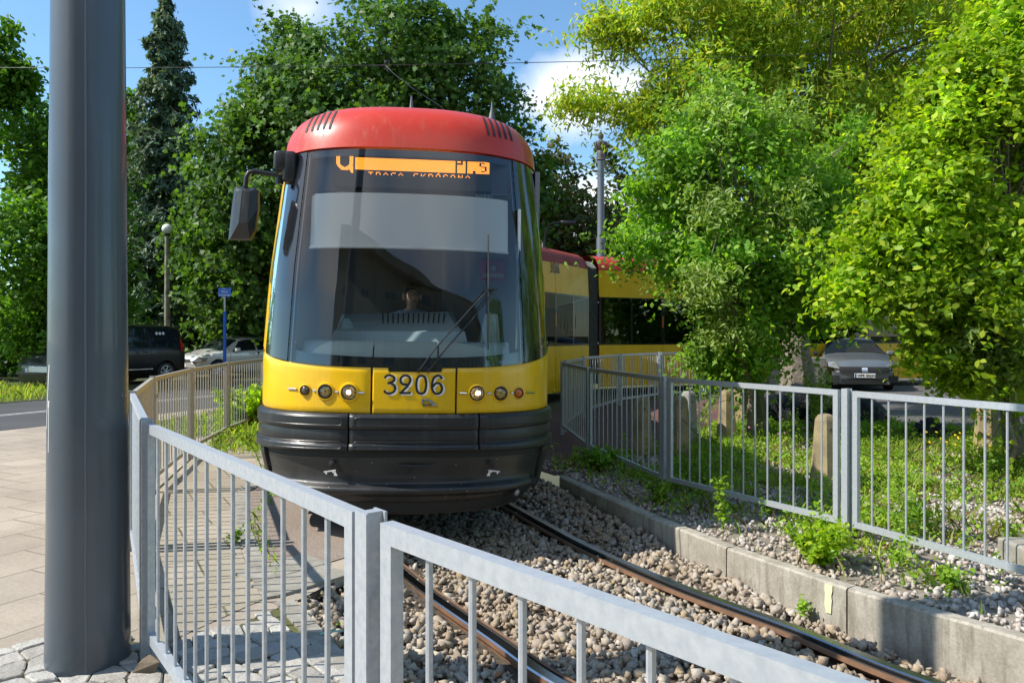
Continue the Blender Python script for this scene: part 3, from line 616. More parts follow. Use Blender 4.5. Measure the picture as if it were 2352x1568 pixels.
def patch(name, mat, a0, a1, z0, z1, na=30, nz=10, off=0.0, parent=None, offf=None, th=.0, smooth=True):
    """sheet on the shell between a0..a1 and z0(a)..z1(a), with folded-in edges so that gaps read as real joints"""
    f0 = z0 if callable(z0) else (lambda a: z0); f1 = z1 if callable(z1) else (lambda a: z1)
    mb = MB()
    def fn(u, v):
        a = a0+(a1-a0)*u; z = f0(a)+(f1(a)-f0(a))*v; o = off+(offf(a, z, u, v) if offf else 0); return S(a, z, o)
    mb.grid(fn, na, nz)
    if th:
        def edge(us, vs):
            pts = [(fn(u, v), S(a0+(a1-a0)*u, f0(a0+(a1-a0)*u)+(f1(a0+(a1-a0)*u)-f0(a0+(a1-a0)*u))*v, off-th)) for u, v in zip(us, vs)]
            mb.add([p for p, q in pts]+[q for p, q in pts], [(i, i+1, len(pts)+i+1, len(pts)+i) for i in range(len(pts)-1)])
        U = [i/na for i in range(na+1)]; V = [i/nz for i in range(nz+1)]
        edge(U, [0]*len(U)); edge(U[::-1], [1]*len(U)); edge([1]*len(V), V); edge([0]*len(V), V[::-1])
    return mb.build(name, mat, parent if parent is not None else tram, smooth=smooth, sharp=40)
def rnd(u, v, eu=.02, ev=.06, d=.010):       # rounded panel edges
    f = 0
    for q, e in ((u, eu), (1-u, eu), (v, ev), (1-v, ev)):
        if q < e: f = max(f, (1-q/e)**2)
    return -d*f
zb = lambda a: 1.264+.16*min(abs(a), 1.1)**2.2
ZG = 2.905
aL, aR = ax(at(853, 900)[0], 1.1), ax(at(1048, 900)[0], 1.1)
# --- yellow nose
NX0, NX1 = at(893, 848)[0], at(1015, 848)[0]
oy = lambda a, z, u, v: rnd(u, v)+.012*math.exp(-((z-1.16)/.08)**2)*0
def notch(a):
    x = S0(a, 1.2).x
    return zb(a)-(.028 if NX0 < x < NX1 else 0)
patch('nose_panel', M_['yellow'], -.83, aL-.004, .936, zb, 40, 16, .0, offf=oy, th=.05)
patch('nose_panel', M_['yellow'], aL+.003, aR-.003, .936, notch, 60, 16, .0, offf=oy, th=.05)
patch('nose_panel', M_['yellow'], aR+.004, .83, .936, zb, 40, 16, .0, offf=oy, th=.05)
clearside = glassmat('clear_side_glass', (.85, .9, .9), 0, .03)
for s in (-1, 1):
    patch('side_panel', M_['yellow'], s*.836, s*1.9, .936, lambda a: zb(a) if abs(a) < 1.0 else 1.42, 40, 8, .0, th=.04)
    patch('corner_pillar', M_['yellow'], s*(.73 if s < 0 else 1.012), s*1.06, (lambda a: zb(min(abs(a),1))+.03), 2.90, 12, 20, .004, th=.03)
    patch('side_window', M_['glossblack'] if s > 0 else clearside, s*1.062, s*1.9, 1.425, 2.5, 20, 6, .0, th=.03 if s > 0 else 0)
    patch('side_panel', M_['yellow'], s*1.062, s*1.9, 2.505, 2.90, 20, 4, .0, th=.03)
# --- inner dark shell behind the joints
patch('inner_shell', M_['dark'], -.99, .99, .18, 1.24, 60, 10, -.035)
# --- black bumper with pads
def bump_prof(a, z, u, v):
    t = (z-.61)/(.935-.61); o = .016
    o += .018*(1-min(1, abs(t-.80)/.17)**6) if abs(t-.80) < .17 else 0
    o += .018*(1-min(1, abs(t-.17)/.15)**6) if abs(t-.17) < .15 else 0
    if .34 < t < .62: o += .006*math.sin((t-.34)/.28*math.pi)
    return o + rnd(u, v, .008, .04, .014)
bz0 = lambda a: .665-.05*min(abs(a), 1)**2
b1, b2 = ax(at(801, 990)[0], .8), ax(at(1099, 990)[0], .8)
for a0, a1 in ((-.985, b1-.003), (b1+.003, b2-.003), (b2+.003, .985)):
    bp = patch('bumper', M_['black'], a0, a1, bz0, .932, 40, 36, 0, offf=bump_prof, th=.06)
    for t0, t1 in ((.69, .90), (.07, .26)):       # pad outlines
        pts = []; z_of = lambda a, t: bz0(a)+(.932-bz0(a))*t
        A0 = a0+.03; A1 = a1-.03; n = 26
        for i in range(n+1): pts.append((A0+(A1-A0)*i/n, t0))
        for i in range(1, 6): ang = -math.pi/2+math.pi*i/6; pts.append((A1+.012*math.cos(ang), (t0+t1)/2+(t1-t0)/2*math.sin(ang)))
        for i in range(n+1): pts.append((A1-(A1-A0)*i/n, t1))
        for i in range(1, 6): ang = math.pi/2+math.pi*i/6; pts.append((A0+.012*math.cos(ang), (t0+t1)/2+(t1-t0)/2*math.sin(ang)))
        pts.append(pts[0]); mb = MB()
        mb.tube([S(a, z_of(a, t), .0345) for a, t in pts], .0028, 5, False); mb.build('pad_edge', M_['black'], bp, smooth=True)
for s in (-1, 1): patch('side_skirt', M_['glossblack'], s*.99, s*1.9, .25, .93, 20, 6, .02, th=.04)
# --- lower skirt
sk = pm('skirt_paint', (.016, .017, .018), .27, 0, coat=.12, c2=(.035, .033, .03), vs=3.0, rvar=.3)
t_, b_ = sk.node_tree, sk.node_tree.nodes['Principled BSDF']
vo = nd(t_, 'ShaderNodeTexVoronoi'); vo.inputs['Scale'].default_value = 26; c_ = nd(t_, 'ShaderNodeTexCoord'); t_.links.new(c_.outputs['Object'], vo.inputs['Vector'])
sp = ramp(t_, vo.outputs['Distance'], [(.075, 1.0), (.095, 0.0)]); vn = nd(t_, 'ShaderNodeSeparateColor'); t_.links.new(vo.outputs['Color'], vn.inputs[0])
pick = ramp(t_, vn.outputs[0], [(.80, 0.0), (.82, 1.0)]); mu_ = nd(t_, 'ShaderNodeMath', operation='MULTIPLY'); t_.links.new(sp, mu_.inputs[0]); t_.links.new(pick, mu_.inputs[1])
src = b_.inputs['Base Color'].links[0].from_socket; t_.links.new(mixc_(t_, mu_.outputs[0], src, (.5, .47, .42)), b_.inputs['Base Color'])
s1, s2 = -.70, .715
def skirt_off(a, z, u, v):
    o = -.03+.05*math.exp(-((z-.375)/.035)**4)*(1 if abs(a) < .6 else 0) + .014*math.exp(-((z-.345)/.10)**4)
    if z > .6: o -= .0
    return o*1.0 - (.02*(1-v/.06)**2 if v < .06 else 0)
def skz1(a):
    return .615-.03*abs(a)
patch('lower_skirt', sk, s1, s2, lambda a: .262+.03*abs(a), skz1, 60, 40, 0, offf=skirt_off, th=.08)
for s in (-1, 1): patch('skirt_corner', sk, s*.735, s*.998, .285, lambda a: .66-.05*abs(a), 16, 24, .004, th=.06, offf=lambda a, z, u, v: rnd(u, v, .06, .06, .012))
patch('bumper_recess', M_['dark'], -.985, .985, .56, .70, 40, 2, -.05)
patch('under_lip', pm('dirty_lip', (.035, .030, .022), .7, 0, c2=(.13, .10, .06), vs=5), -.62, .62, .165, lambda a: .262+.03*abs(a), 40, 6, -.05, th=.1)
# oval opening in the skirt
mb = MB(); cxo, czo = at(955, 1066)
pts = [(cxo+.135*math.cos(q)*1.0, czo+(.0 if math.sin(q) > 0 else .022*math.sin(q))) for q in [2*math.pi*k/24 for k in range(24)]]
mb.add([S(ax(x, z), z, .0) for x, z in pts], [tuple(range(24))]); mb.build('skirt_opening', M_['dark'], tram)
def disc_on(name, px, py, r, mat, off=.004, n=20, parent=None, depth=.01, ring=None):
    x, z = at(px, py); c = S(ax(x, z), z, off); nrm = (S(ax(x, z), z, off+.05)-c).normalized(); q = nrm.to_track_quat('Z', 'Y').to_matrix().to_4x4(); Mx = Matrix.Translation(c) @ q
    mb = MB(); mb.lathe([(r, -depth), (r, 0), (r*.8, .002)], n, Mx); return mb.build(name, mat, parent or tram, smooth=True), Mx
for px in (763, 1129):
    o, Mx = disc_on('jacking_point', px, 1064, .022, M_['rubber'], .012); mb = MB(); mb.lathe([(.011, .003), (.011, .006), (.0, .007)], 10, Mx); mb.build('socket', M_['black'], o)
for px, s in ((762, 1), (1130, -1)):                      # white jack symbols
    x, z = at(px, 1083); mb = MB()
    def q(pts, o_=.022): mb.add([S(ax(x+s*a, z+b), z+b, o_) for a, b in pts], [tuple(range(len(pts))) if s == 1 else tuple(range(len(pts)-1, -1, -1))])
    q([(-.05, -.002), (.035, .014), (.037, .024), (-.05, .008)]); q([(.030, .018), (.05, -.022), (.022, -.022)])
    for cx_, cz_ in ((-.032, -.006), (.018, .004)): q([(cx_+.007*math.cos(k*math.pi/4), cz_+.007*math.sin(k*math.pi/4)) for k in range(8)])
    mb.build('jack_symbol', M_['white'], tram)
# fog lamp in the skirt
lens = newmat('lamp_glass'); lens[2].inputs['Base Color'].default_value = (.35, .35, .34, 1); lens[2].inputs['Roughness'].default_value = .08; lens[2].inputs['Metallic'].default_value = .5; lens = lens[0]
o, Mx = disc_on('fog_lamp', 1181, 1127, .040, M_['rubber'], .030); mb = MB(); mb.lathe([(.026, .002), (.024, .006), (.012, .012), (0, .014)], 16, Mx); mb.build('lamp_glass', lens, o, smooth=True)
# --- headlamps
def emis(name, c, s):
    m, t, b = newmat(name); b.inputs['Base Color'].default_value = (.1, .1, .1, 1); b.inputs['Emission Color'].default_value = (*c, 1); b.inputs['Emission Strength'].default_value = s; return m
lit = emis('lit_headlamp', (1, .84, .58), 14.0)
amber = pm('amber_lens', (.55, .12, .01), .15, 0, coat=.5); smoked = pm('smoked_lens', (.10, .075, .05), .12, .2, coat=.6)
bulb_glint = emis('bulb_reflection', (1, .45, .12), .9)  # orange emission painting a bulb's reflection inside the unlit lamps
refl = pm('lamp_reflector', (.42, .42, .43), .12, .9)
clear = glassmat('clear_lens', (.92, .92, .92), 0, .06)
for px, py, r, kind in ((702, 896, .034, 's'), (748, 899, .049, 'r'), (802, 901, .052, 'l'), (1095, 903, .052, 'l'), (1149, 903, .049, 'r'), (1190, 902, .036, 'a')):
    x, z = at(px, py); c = S(ax(x, z), z, 0); nn = (S(ax(x, z), z, .05)-c).normalized(); nn = (nn*.55+Vector((0, -1, 0))*.6).normalized(); q = nn.to_track_quat('Z', 'Y').to_matrix().to_4x4(); Mx = Matrix.Translation(c+nn*.008) @ q
    mb = MB(); mb.lathe([(r*1.42, -.05), (r*1.40, -.012), (r*1.28, .008), (r*1.12, .010), (r*1.06, .002), (r*1.05, -.06)], 32, Mx, cap=False); hb = mb.build('lamp_surround', M_['yellow'], tram, smooth=True)
    mb = MB(); mb.lathe([(r*1.05, .006), (r*.92, .008), (r*.90, -.01)], 32, Mx, cap=False); mb.build('lamp_ring', M_['black'], hb, smooth=True)
    mb = MB()
    if kind in 'lr':
        mb.lathe([(r*.92, .0), (r*.75, -.022), (r*.4, -.04), (.0, -.045)], 24, Mx, cap=False); mb.build('reflector', refl, hb, smooth=True)
        mb = MB(); mb.lathe([(r*.92, .001), (r*.7, .010), (r*.35, .014), (0, .0155)], 24, Mx, cap=False); mb.build('lamp_glass', clear, hb, smooth=True)
        mb = MB()
        if kind == 'l': mb.lathe([(r*.62, -.028), (r*.55, -.012), (0, -.004)], 16, Mx, cap=False); mb.build('lit_bulb', lit, hb, smooth=True)
        else:
            mb.lathe([(r*.26, -.035), (r*.24, -.01), (0, -.006)], 16, Mx, cap=False); mb.build('projector', M_['black'], hb, smooth=True)
            mb = MB(); mb.lathe([(.006, 0), (.0, .004)], 8, Mx @ Matrix.Translation((0, -r*.45, -.02)), cap=False); mb.lathe([(.006, 0), (.0, .004)], 8, Mx @ Matrix.Translation((0, r*.5, -.02)), cap=False); mb.build('painted_glint', bulb_glint, hb)
    else: mb.lathe([(r*.94, .0), (r*.7, .010), (r*.35, .014), (0, .0155)], 24, Mx, cap=False); mb.build('lamp_glass', amber if kind == 'a' else smoked, hb, smooth=True)
for xs in ([(663, 892), (682, 893)], [(720, 896), (728, 897)], [(770, 899), (778, 900)], [(824, 901), (837, 902)], [(1055, 902), (1071, 903)], [(1118, 903), (1127, 903)], [(1172, 902), (1177, 902)], [(1208, 901), (1226, 901)]):
    mb = MB(); pts = [at(*q) for q in xs]; mb.tube([S(ax(x, z), z, .006) for x, z in pts], .0075, 8); mb.build('chrome_strip', M_['chrome'], tram, smooth=True)
# --- number
STK = {'3': [(.04, 1.34), (.2, 1.53), (.52, 1.6), (.86, 1.42), (.84, 1.1), (.5, .93), (.36, .9), (.62, .88), (.95, .62), (.92, .22), (.55, .0), (.2, .05), (.0, .25)],
       '2': [(.66, .80), (.34, .80), (.1, 1.0), (.08, 1.35), (.42, 1.6), (.82, 1.45), (.9, 1.1), (.66, .66), (.3, .28), (.08, .05), (.1, .045), (.98, .045)],
       '0': [(.5, 1.6), (.18, 1.42), (.06, .8), (.18, .18), (.5, 0), (.82, .18), (.94, .8), (.82, 1.42), (.5, 1.6)],
       '6': [(.95, 1.30), (.78, 1.54), (.52, 1.6), (.2, 1.35), (.06, .8), (.12, .3), (.42, 0), (.82, .1), (.96, .48), (.78, .86), (.42, .92), (.12, .62)]}
def ribbon(mb, pts2, wd, mapf, n=8):
    pp = smooth_path(pts2, n); m = len(pp); vs = []
    for i, p in enumerate(pp):
        d = (pp[min(i+1, m-1)]-pp[max(i-1, 0)])
        d = d.normalized() if d.length > 0 else Vector((1, 0)); nn = Vector((-d.y, d.x))*wd/2; vs += [mapf(p+nn), mapf(p-nn)]
    mb.add(vs, [(2*i, 2*i+1, 2*i+3, 2*i+2) for i in range(m-1)])
def number(parent, s, x0, z0, h, pitch, mapf, white=True):
    for k, ch in enumerate(s):
        pts = [(x0+k*pitch+a*h*.62, z0+b*h/1.6) for a, b in STK[ch]]
        if white:
            mb = MB(); ribbon(mb, [(a+.011*h/.137, b-.006*h/.137) for a, b in pts], h*.16, lambda p: mapf(p, .0025)); mb.build('digit_shadow', M_['white'], parent)
        mb = MB(); ribbon(mb, pts, h*.125, lambda p: mapf(p, .005)); mb.build('digit', M_['inkblack'], parent)
x0, z0 = at(882, 903); x1, _ = at(1016, 906)
number(tram, '3206', x0, z0, .131, (x1-x0-.081)/3, lambda p, o: S(ax(p.x, p.y), p.y, o))
# maker's emblem: chrome fin with small lettering
x, z = at(968, 930); mb = MB()
fin = [(0, 0), (0, .042), (.03, .047), (.075, .034), (.118, -.006), (.075, -.004), (.072, .010), (.045, .030), (.012, .034), (.010, .0)]
fr_ = [S(ax(x+a, z+b), z+b, .012) for a, b in fin]; bk_ = [S(ax(x+a, z+b), z+b, 0) for a, b in fin]; m = len(fin)
mb.add(fr_+bk_, [tuple(range(m-1, -1, -1))]+[(i, (i+1) % m, m+(i+1) % m, m+i) for i in range(m)]); mb.build('emblem', M_['chrome'], tram)
text_obj('emblem_lettering', 'pesa', .036, pm('grey_letters', (.12, .12, .12), .3, .6), Matrix.Translation(S(ax(x+.045, z), z+.004, .008)) @ FRONT, tram, .003)
# blue pictogram sticker on the left side edge
bl = pm('blue_sticker', (.02, .10, .42), .4)
sx_, sz_ = -.845, 1.155
mb = MB(); mb.grid(lambda u, v: S(sx_+.035*(u-.5)*2-.0, sz_+.05*(v-.5)*2, .004), 3, 3); stk = mb.build('sticker', bl, tram)
mb = MB(); mb.grid(lambda u, v: S(sx_+.004+.006*(u-.5), sz_+.018*(v-.2), .006), 1, 1); mb.grid(lambda u, v: S(sx_-.012+.012*(u-.5), sz_+.012*(v-.5), .006), 1, 1); mb.build('pictogram', M_['white'], stk)
# --- glass
fritm = M_['glossblack']
wg = glassmat('windscreen_glass', (.93, .97, .98), 0, .02, .9)
aw0, aw1 = ax(-.845, 2.0), ax(.865, 2.0)
patch('windscreen', wg, aw0+.004, aw1-.004, lambda a: zb(a)+.008 if not (NX0 < S0(a, 1.2).x < NX1) else zb(a)-.02, ZG-.006, 60, 50, .004)
patch('windscreen_border', fritm, aw0+.004, aw1-.004, lambda a: zb(a)-.03, lambda a: 1.385-.045*(1-(a/.45)**2)+.0, 60, 4, -.012)
patch('windscreen_border', fritm, aw0+.004, aw0+.035, 1.3, ZG-.006, 3, 30, -.012); patch('windscreen_border', fritm, aw1-.018, aw1-.004, 1.3, ZG-.006, 3, 30, -.012)
patch('windscreen_border', pm('tinted_header', (.03, .05, .085), .4), aw0+.03, aw1-.02, 2.85, ZG-.006, 40, 3, -.012)
for s, e in ((-1, aw0), (1, aw1)):
    ce = .725 if s < 0 else 1.01
    patch('corner_post', M_['glossblack'], e+s*.003, s*.60, lambda a: zb(a)+.006, ZG-.004, 12, 30, .003, th=.03)
    patch('side_frame', M_['glossblack'], s*.60, s*.66, lambda a: zb(a)+.006, ZG-.004, 4, 30, .003, th=.03)
    patch('side_frame', M_['glossblack'], s*.66, s*ce, lambda a: zb(a)+.006, lambda a: zb(a)+.08, 14, 3, .003, th=.03)
    patch('side_frame', M_['glossblack'], s*.66, s*ce, 2.68, ZG-.004, 14, 6, .003, th=.03)
    patch('corner_window', glassmat('corner_glass', (.82, .86, .86), 0, .06, 1.2), s*.66, s*ce, lambda a: zb(a)+.08, 2.68, 14, 20, .002)
    patch('window_frame', pm('grey_frame', (.22, .25, .25), .5), s*.67, s*(.71 if s < 0 else .80), 1.5, 2.66, 4, 12, -.05)
# --- red roof hood
rows = [2.91, 2.925, 2.96, 3.0, 3.05, 3.1, 3.15, 3.19, 3.22, 3.25, 3.275, 3.295, 3.31, 3.32, 3.33, 3.34, 3.348, 3.355, 3.36]
av = [-2, -1.6, -1.3, -1.1]+[-1+2*i/64 for i in range(65)]+[1.1, 1.3, 1.6, 2]; mb = MB(); m = len(av)
vs = [S(a, 2.91, -.03) for a in av]+[S(a, 2.91, .014) for a in av]+[p for z in rows[1:] for p in [S(a, z, .014) for a in av]]
nr_ = len(rows)+1; mb.add(vs, [(j*m+i, j*m+i+1, (j+1)*m+i+1, (j+1)*m+i) for j in range(nr_-1) for i in range(m-1)])
top = [v for v in vs[-m:]]; cz = [Vector((0, v.y, v.z+.012)) for v in top]
mb.add(top+cz, [(i, i+1, m+i+1, m+i) for i in range(m-1)]); hood = mb.build('roof_hood', M_['red'], tram, smooth=True, sharp=50)
for s, xs in ((-1, (-.80, -.752, -.704, -.656, -.608)), (1, (.60, .648, .696, .744, .792))):
    for xv in xs:
        mb = MB(); n = 10; L_ = []
        for i in range(n+1):
            z = 3.06+(3.235-3.06)*i/n; x = xv-s*.035*i/n; L_.append((S(ax(x-.0085, z), z, .0175), S(ax(x+.0085, z), z, .0175)))
        mb.add([p for p, q in L_]+[q for p, q in L_], [(i, n+1+i, n+2+i, i+1) for i in range(n)]); mb.build('vent_slot', M_['dark'], hood)
for px, py, Y, sc_ in ((945, 243, 6.9, 1), (1130, 256, 6.9, .85)):
    p = LP(px, py, Y); p.z = min(p.z, 3.40); Mx = Matrix.Translation((p.x, p.y, 3.37)); mb = MB(); mb.lathe([(.05*sc_, 0), (.045*sc_, .05), (.026*sc_, .13), (.014*sc_, .20*sc_), (.006, .28*sc_)], 12, Mx); mb.build('antenna', pm('antenna_grey', (.10, .12, .14), .5), tram, smooth=True)
    if sc_ == 1: mb = MB(); mb.rbox(p.x-.16, p.x+.16, p.y-.12, p.y+.2, 3.35, 3.392, .01); mb.build('antenna_base', pm('base_grey', (.13, .15, .17), .5), tram)
# --- mirror on its arm
mp_ = LP(655, 385, 6.05); mb = MB(); mb.rbox(mp_.x-.075, mp_.x+.04, mp_.y-.10, mp_.y+.06, mp_.z-.045, mp_.z+.115, .025); mb.rbox(mp_.x-.01, mp_.x+.10, mp_.y-.10, mp_.y+.10, mp_.z-.13, mp_.z+.115, .03); mb.lathe([(.03, -.12), (.035, -.05)], 12, Matrix.Translation((mp_.x-.035, mp_.y-.03, mp_.z-.02)))
mir = mb.build('mirror_bracket', M_['black'], tram, smooth=True)
J = [LP(640, 402, 6.0), LP(612, 399, 5.98), LP(585, 393, 5.96), LP(572, 396, 5.95), LP(566, 408, 5.95), LP(564, 430, 5.95)]
mb = MB(); mb.tube(J, .019, 12); mb.build('mirror_arm', M_['black'], mir, smooth=True)
def mpt(px, py, dy): return LP(px, py, 5.95+dy)
bk = [(542, 428), (586, 431), (597, 440), (597, 480), (590, 530), (578, 553), (524, 552), (525, 545), (533, 470), (538, 435)]
mb = MB(); A = [mpt(x, y, -.035) for x, y in [(546, 433), (583, 436), (592, 445), (592, 480), (585, 527), (574, 548), (529, 547), (530, 541), (538, 470), (542, 440)]]; B = [mpt(x, y, .0) for x, y in bk]; C = [mpt(x, y, .10) for x, y in bk]
m = len(bk); mid1 = mpt(556, 436, -.075); mid2 = mpt(549, 520, -.085); 
mb.add(A+B+C, [(i, (i+1) % m, m+(i+1) % m, m+i) for i in range(m)]+[(m+i, m+(i+1) % m, 2*m+(i+1) % m, 2*m+i) for i in range(m)]+[tuple(range(3*m-1, 2*m-1, -1))])
b0 = len(mb.v); mb.add(A+[mid1, mpt(548, 512, -.09), mpt(568, 512, -.09), mpt(573, 440, -.075)], [(0, 10, 13, 1), (1, 13, 2), (2, 13, 12, 3), (3, 12, 4), (4, 12, 5), (5, 12, 11, 6), (6, 11, 7), (7, 11, 8), (8, 11, 10, 9), (9, 10, 0), (10, 11, 12, 13)])
mb.build('mirror_housing', M_['black'], mir)
# --- wipers
def wp(px, py, off=.03):
    x, z = at(px, py); return S(ax(x, z), z, off)
mb = MB(); mb.tube([wp(962, 852), wp(1000, 800, .05), wp(1060, 730, .06), wp(1115, 668, .055)], .0055, 8); w1 = mb.build('wiper', M_['black'], tram, smooth=True)
mb = MB(); mb.tube([wp(984, 852), wp(1020, 805, .05), wp(1080, 735, .06), wp(1130, 668, .055)], .0055, 8); mb.build('wiper_arm', M_['black'], w1, smooth=True)
mb = MB(); mb.tube([wp(1120, 540, .012), wp(1120, 600, .014), wp(1120, 670, .018), wp(1120, 740, .014), wp(1120, 803, .012)], [.005, .007, .0085, .007, .005], 6); mb.tube([wp(1112, 668, .05), wp(1133, 667, .05)], .009, 8); mb.build('wiper_blade', M_['black'], w1, smooth=True)
mb = MB()
for px in (962, 984): q = wp(px, 851, .02); mb.lathe([(.014, -.02), (.014, .02)], 10, Matrix.Translation(q) @ Matrix.Rotation(R(90), 4, 'X'))
mb.build('wiper_pivot', M_['black'], w1, smooth=True)
# --- destination display
dy = .40
led = emis('amber_led', (1.0, .30, .02), 1.9)
pA = LP(776, 362, 5.95); pB = LP(1124, 432, 5.95); dx0, dx1, dz1, dz0 = pA.x-.0, pB.x, pA.z+.015, pB.z-.015
mb = MB(); mb.rbox(dx0-.02, dx1+.02, dy+.012, dy+.09, dz0-.01, dz1+.01, .008); disp = mb.build('destination_display', pm('display_case', (.018, .028, .045), .4), tram)
NCOL, NROW = 164, 32; pit = (dx1-dx0)/NCOL; bits = set()
for r_ in range(3, 16):
    for c in range(20, 164):
        if c >= 127:                 # dark letters cut out of the lit bar
            k = c-127
            if (k in (0, 1)) or (2 <= k <= 6 and r_ in (5, 6)) or (k in (6, 7) and 3 <= r_ <= 6) : continue
            if k in (11, 12): continue
            if 19 <= k <= 21 and r_ >= 13: continue
            if k in (26, 27) and 4 <= r_ <= 7: continue
            if 28 <= k <= 31 and (r_ in (4, 8, 13)) : continue
            if k in (32, 33) and 8 <= r_ <= 12: continue
        bits.add((c, r_))
for c, r_ in [(c, r_) for c in range(0, 18) for r_ in range(2, 20)]:
    x = (c-8.5)/8.5; y = (r_-2)/15; e = math.hypot(x, max(0, (y-.35))/.62)
    if .64 < e < 1.05 or (x > .5 and .6 < y < 1.2 and x-y > -.35): bits.add((c, r_))
FNT = {'T': ['11111', '00100', '00100'], 'R': ['11110', '10001', '10001'], 'A': ['00100', '01010', '10001'], 'S': ['01111', '10000', '10000'], 'K': ['10001', '10010', '10100'], 'O': ['01110', '10001', '10001'], 'C': ['01110', '10001', '10000'], 'N': ['10001', '11001', '10101'], ' ': ['0']*3}
cx_ = 34
for ch in 'TRASA SKR\u00d3CONA':
    pat = FNT['O' if ch == '\u00d3' else ch]
    for j, row in enumerate(pat):
        for i, b in enumerate(row):
            if b == '1': bits.add((cx_+i, 18+j)); bits.add((cx_+i, 18+j)) 
    if ch == '\u00d3': bits.add((cx_+2, 17)); bits.add((cx_+3, 16))
    cx_ += 8
mb = MB(); zt = dz1-.008
for c, r_ in bits:
    x = dx0+(c+.5)*pit; z = zt-(r_+.5)*pit; h = pit*.37; mb.add([(x-h, dy+.009, z-h), (x+h, dy+.009, z-h), (x+h, dy+.009, z+h), (x-h, dy+.009, z+h)], [(0, 1, 2, 3)])
mb.build('display_dots', led, disp)
# --- cab interior
hd = pm('headliner', (.06, .08, .11), .6)
mb = MB(); q0 = LP(712, 345, 6.0); q1 = LP(1190, 455, 6.0)
mb.box(-.78, .78, .50, .54, 2.50, 2.89); hl = mb.build('header_panel', hd, tram)
for px0, px1, tx, cxp in ((712, 812, '120Na', 793), (1090, 1188, 'SWING', 1113)):
    a = LP(px0, 443, 5.98); b = LP(px1, 456, 5.98); mb = MB(); mb.rbox(max(a.x, -.76), min(b.x, .80), .445, .46, (a.z+b.z)/2-.02, (a.z+b.z)/2+.02, .006); pl = mb.build('name_strip', M_['glossblack'], tram)
    c = LP(cxp, 450, 5.98); text_obj('name_lettering', tx, .042, pm('grey_lettering', (.35, .38, .4), .5), Matrix.Translation((c.x, .443, (a.z+b.z)/2)) @ FRONT, pl, .001)
bld = newmat('roller_blind'); t, b = bld[1], bld[2]; b.inputs['Base Color'].default_value = (.88, .88, .86, 1); b.inputs['Roughness'].default_value = .8; tl_ = nd(t, 'ShaderNodeBsdfTranslucent'); tl_.inputs[0].default_value = (.9, .9, .88, 1); mx_ = nd(t, 'ShaderNodeMixShader'); mx_.inputs[0].default_value = .1; t.links.new(b.outputs[0], mx_.inputs[1]); t.links.new(tl_.outputs[0], mx_.inputs[2]); t.links.new(mx_.outputs[0], t.nodes['Material Output'].inputs['Surface']); bld = bld[0]
a = LP(722, 452, 6.0); b = LP(1166, 580, 6.0)
mb = MB(); mb.grid(lambda u, v: (a.x+(b.x-a.x)*u, S0(ax(a.x+(b.x-a.x)*u, 2.3), b.z+(a.z-b.z)*v).y+.065+.012*math.sin(u*9+v*3)*(1-v)+.005*math.sin(u*31+v*6)*(1-v), b.z+(a.z-b.z)*v), 60, 20); blind = mb.build('roller_blind', bld, tram, smooth=True)
mb = MB(); mb.tube([(a.x+(b.x-a.x)*k/12, S0(ax(a.x+(b.x-a.x)*k/12, 2.3), b.z).y+.06, b.z-.006) for k in range(13)], .010, 8); mb.build('blind_bar', M_['white'], blind)
wall = pm('cab_lining', (.26, .27, .29), .6)
mb = MB(); mb.box(-1.1, 1.1, 1.95, 2.0, .35, 2.95); mb.build('cab_back_wall', pm('cab_partition', (.05, .052, .055), .5), tram)
mb = MB(); mb.box(.28, 1.05, 1.90, 1.944, .9, 2.93); rwl = mb.build('cab_lining_panel', wall, tram)
for s in (1,):
    mb = MB(); mb.box(s*1.06-.02, s*1.06+.02, .9, 1.94, .35, 2.9) if s == 1 else mb.box(-1.08, -1.04, 1.2, 1.94, .35, 2.9); mb.build('cab_side_lining', wall, tram)
mb = MB(); mb.box(-1.02, 1.02, .42, 1.94, .35, .40); mb.build('cab_floor', M_['dark'], tram); mb = MB(); mb.box(-.80, .80, .62, 1.94, 2.86, 2.90); mb.build('cab_ceiling', hd, tram)
# white grab strip at the right of the windscreen
q = LP(1190, 620, 6.05); mb = MB(); mb.rbox(q.x-.012, q.x+.012, q.y-.05, q.y+.02, 1.40, 2.50, .008); mb.build('window_trim', M_['white'], tram)
# dashboard
mb = MB()
def dpt(px, py, Y): return LP(px, py, Y)
f0 = [dpt(756, 795, 6.25), dpt(1075, 795, 6.25), dpt(1068, 762, 6.3), dpt(766, 760, 6.3)]
mb.add(f0+[dpt(1045, 748, 6.5), dpt(785, 745, 6.5), dpt(1028, 716, 6.75), dpt(790, 722, 6.75), dpt(1040, 716, 7.05), dpt(786, 722, 7.05), dpt(1080, 830, 7.05), dpt(750, 830, 7.05)],
   [(0, 1, 2, 3), (3, 2, 4, 5), (5, 4, 6, 7), (7, 6, 8, 9), (1, 10, 8, 6), (1, 6, 4, 2), (0, 3, 5, 7), (0, 7, 9, 11), (9, 8, 10, 11)])
db = mb.build('dashboard', M_['dash'], tram)
for i in range(13):
    px = 880+i*11.5; p0 = dpt(px, 744, 6.53); p1 = dpt(px-.5+i*.3, 721, 6.72); mb = MB(); n_ = Vector((0, -.5, .3)).normalized()*.012
    mb.add([p0+n_+Vector((-.006, 0, 0)), p0+n_+Vector((.006, 0, 0)), p1+n_+Vector((.006, 0, 0)), p1+n_+Vector((-.006, 0, 0))], [(0, 1, 2, 3)]); mb.build('air_slot', M_['dark'], db)
q = dpt(795, 742, 6.42); mb = MB(); mb.lathe([(.07, -.05), (.055, 0), (.04, .02), (.028, .04), (0, .045)], 14, Matrix.Translation(q)); mb.build('dashboard_dome', M_['dash'], db, smooth=True)
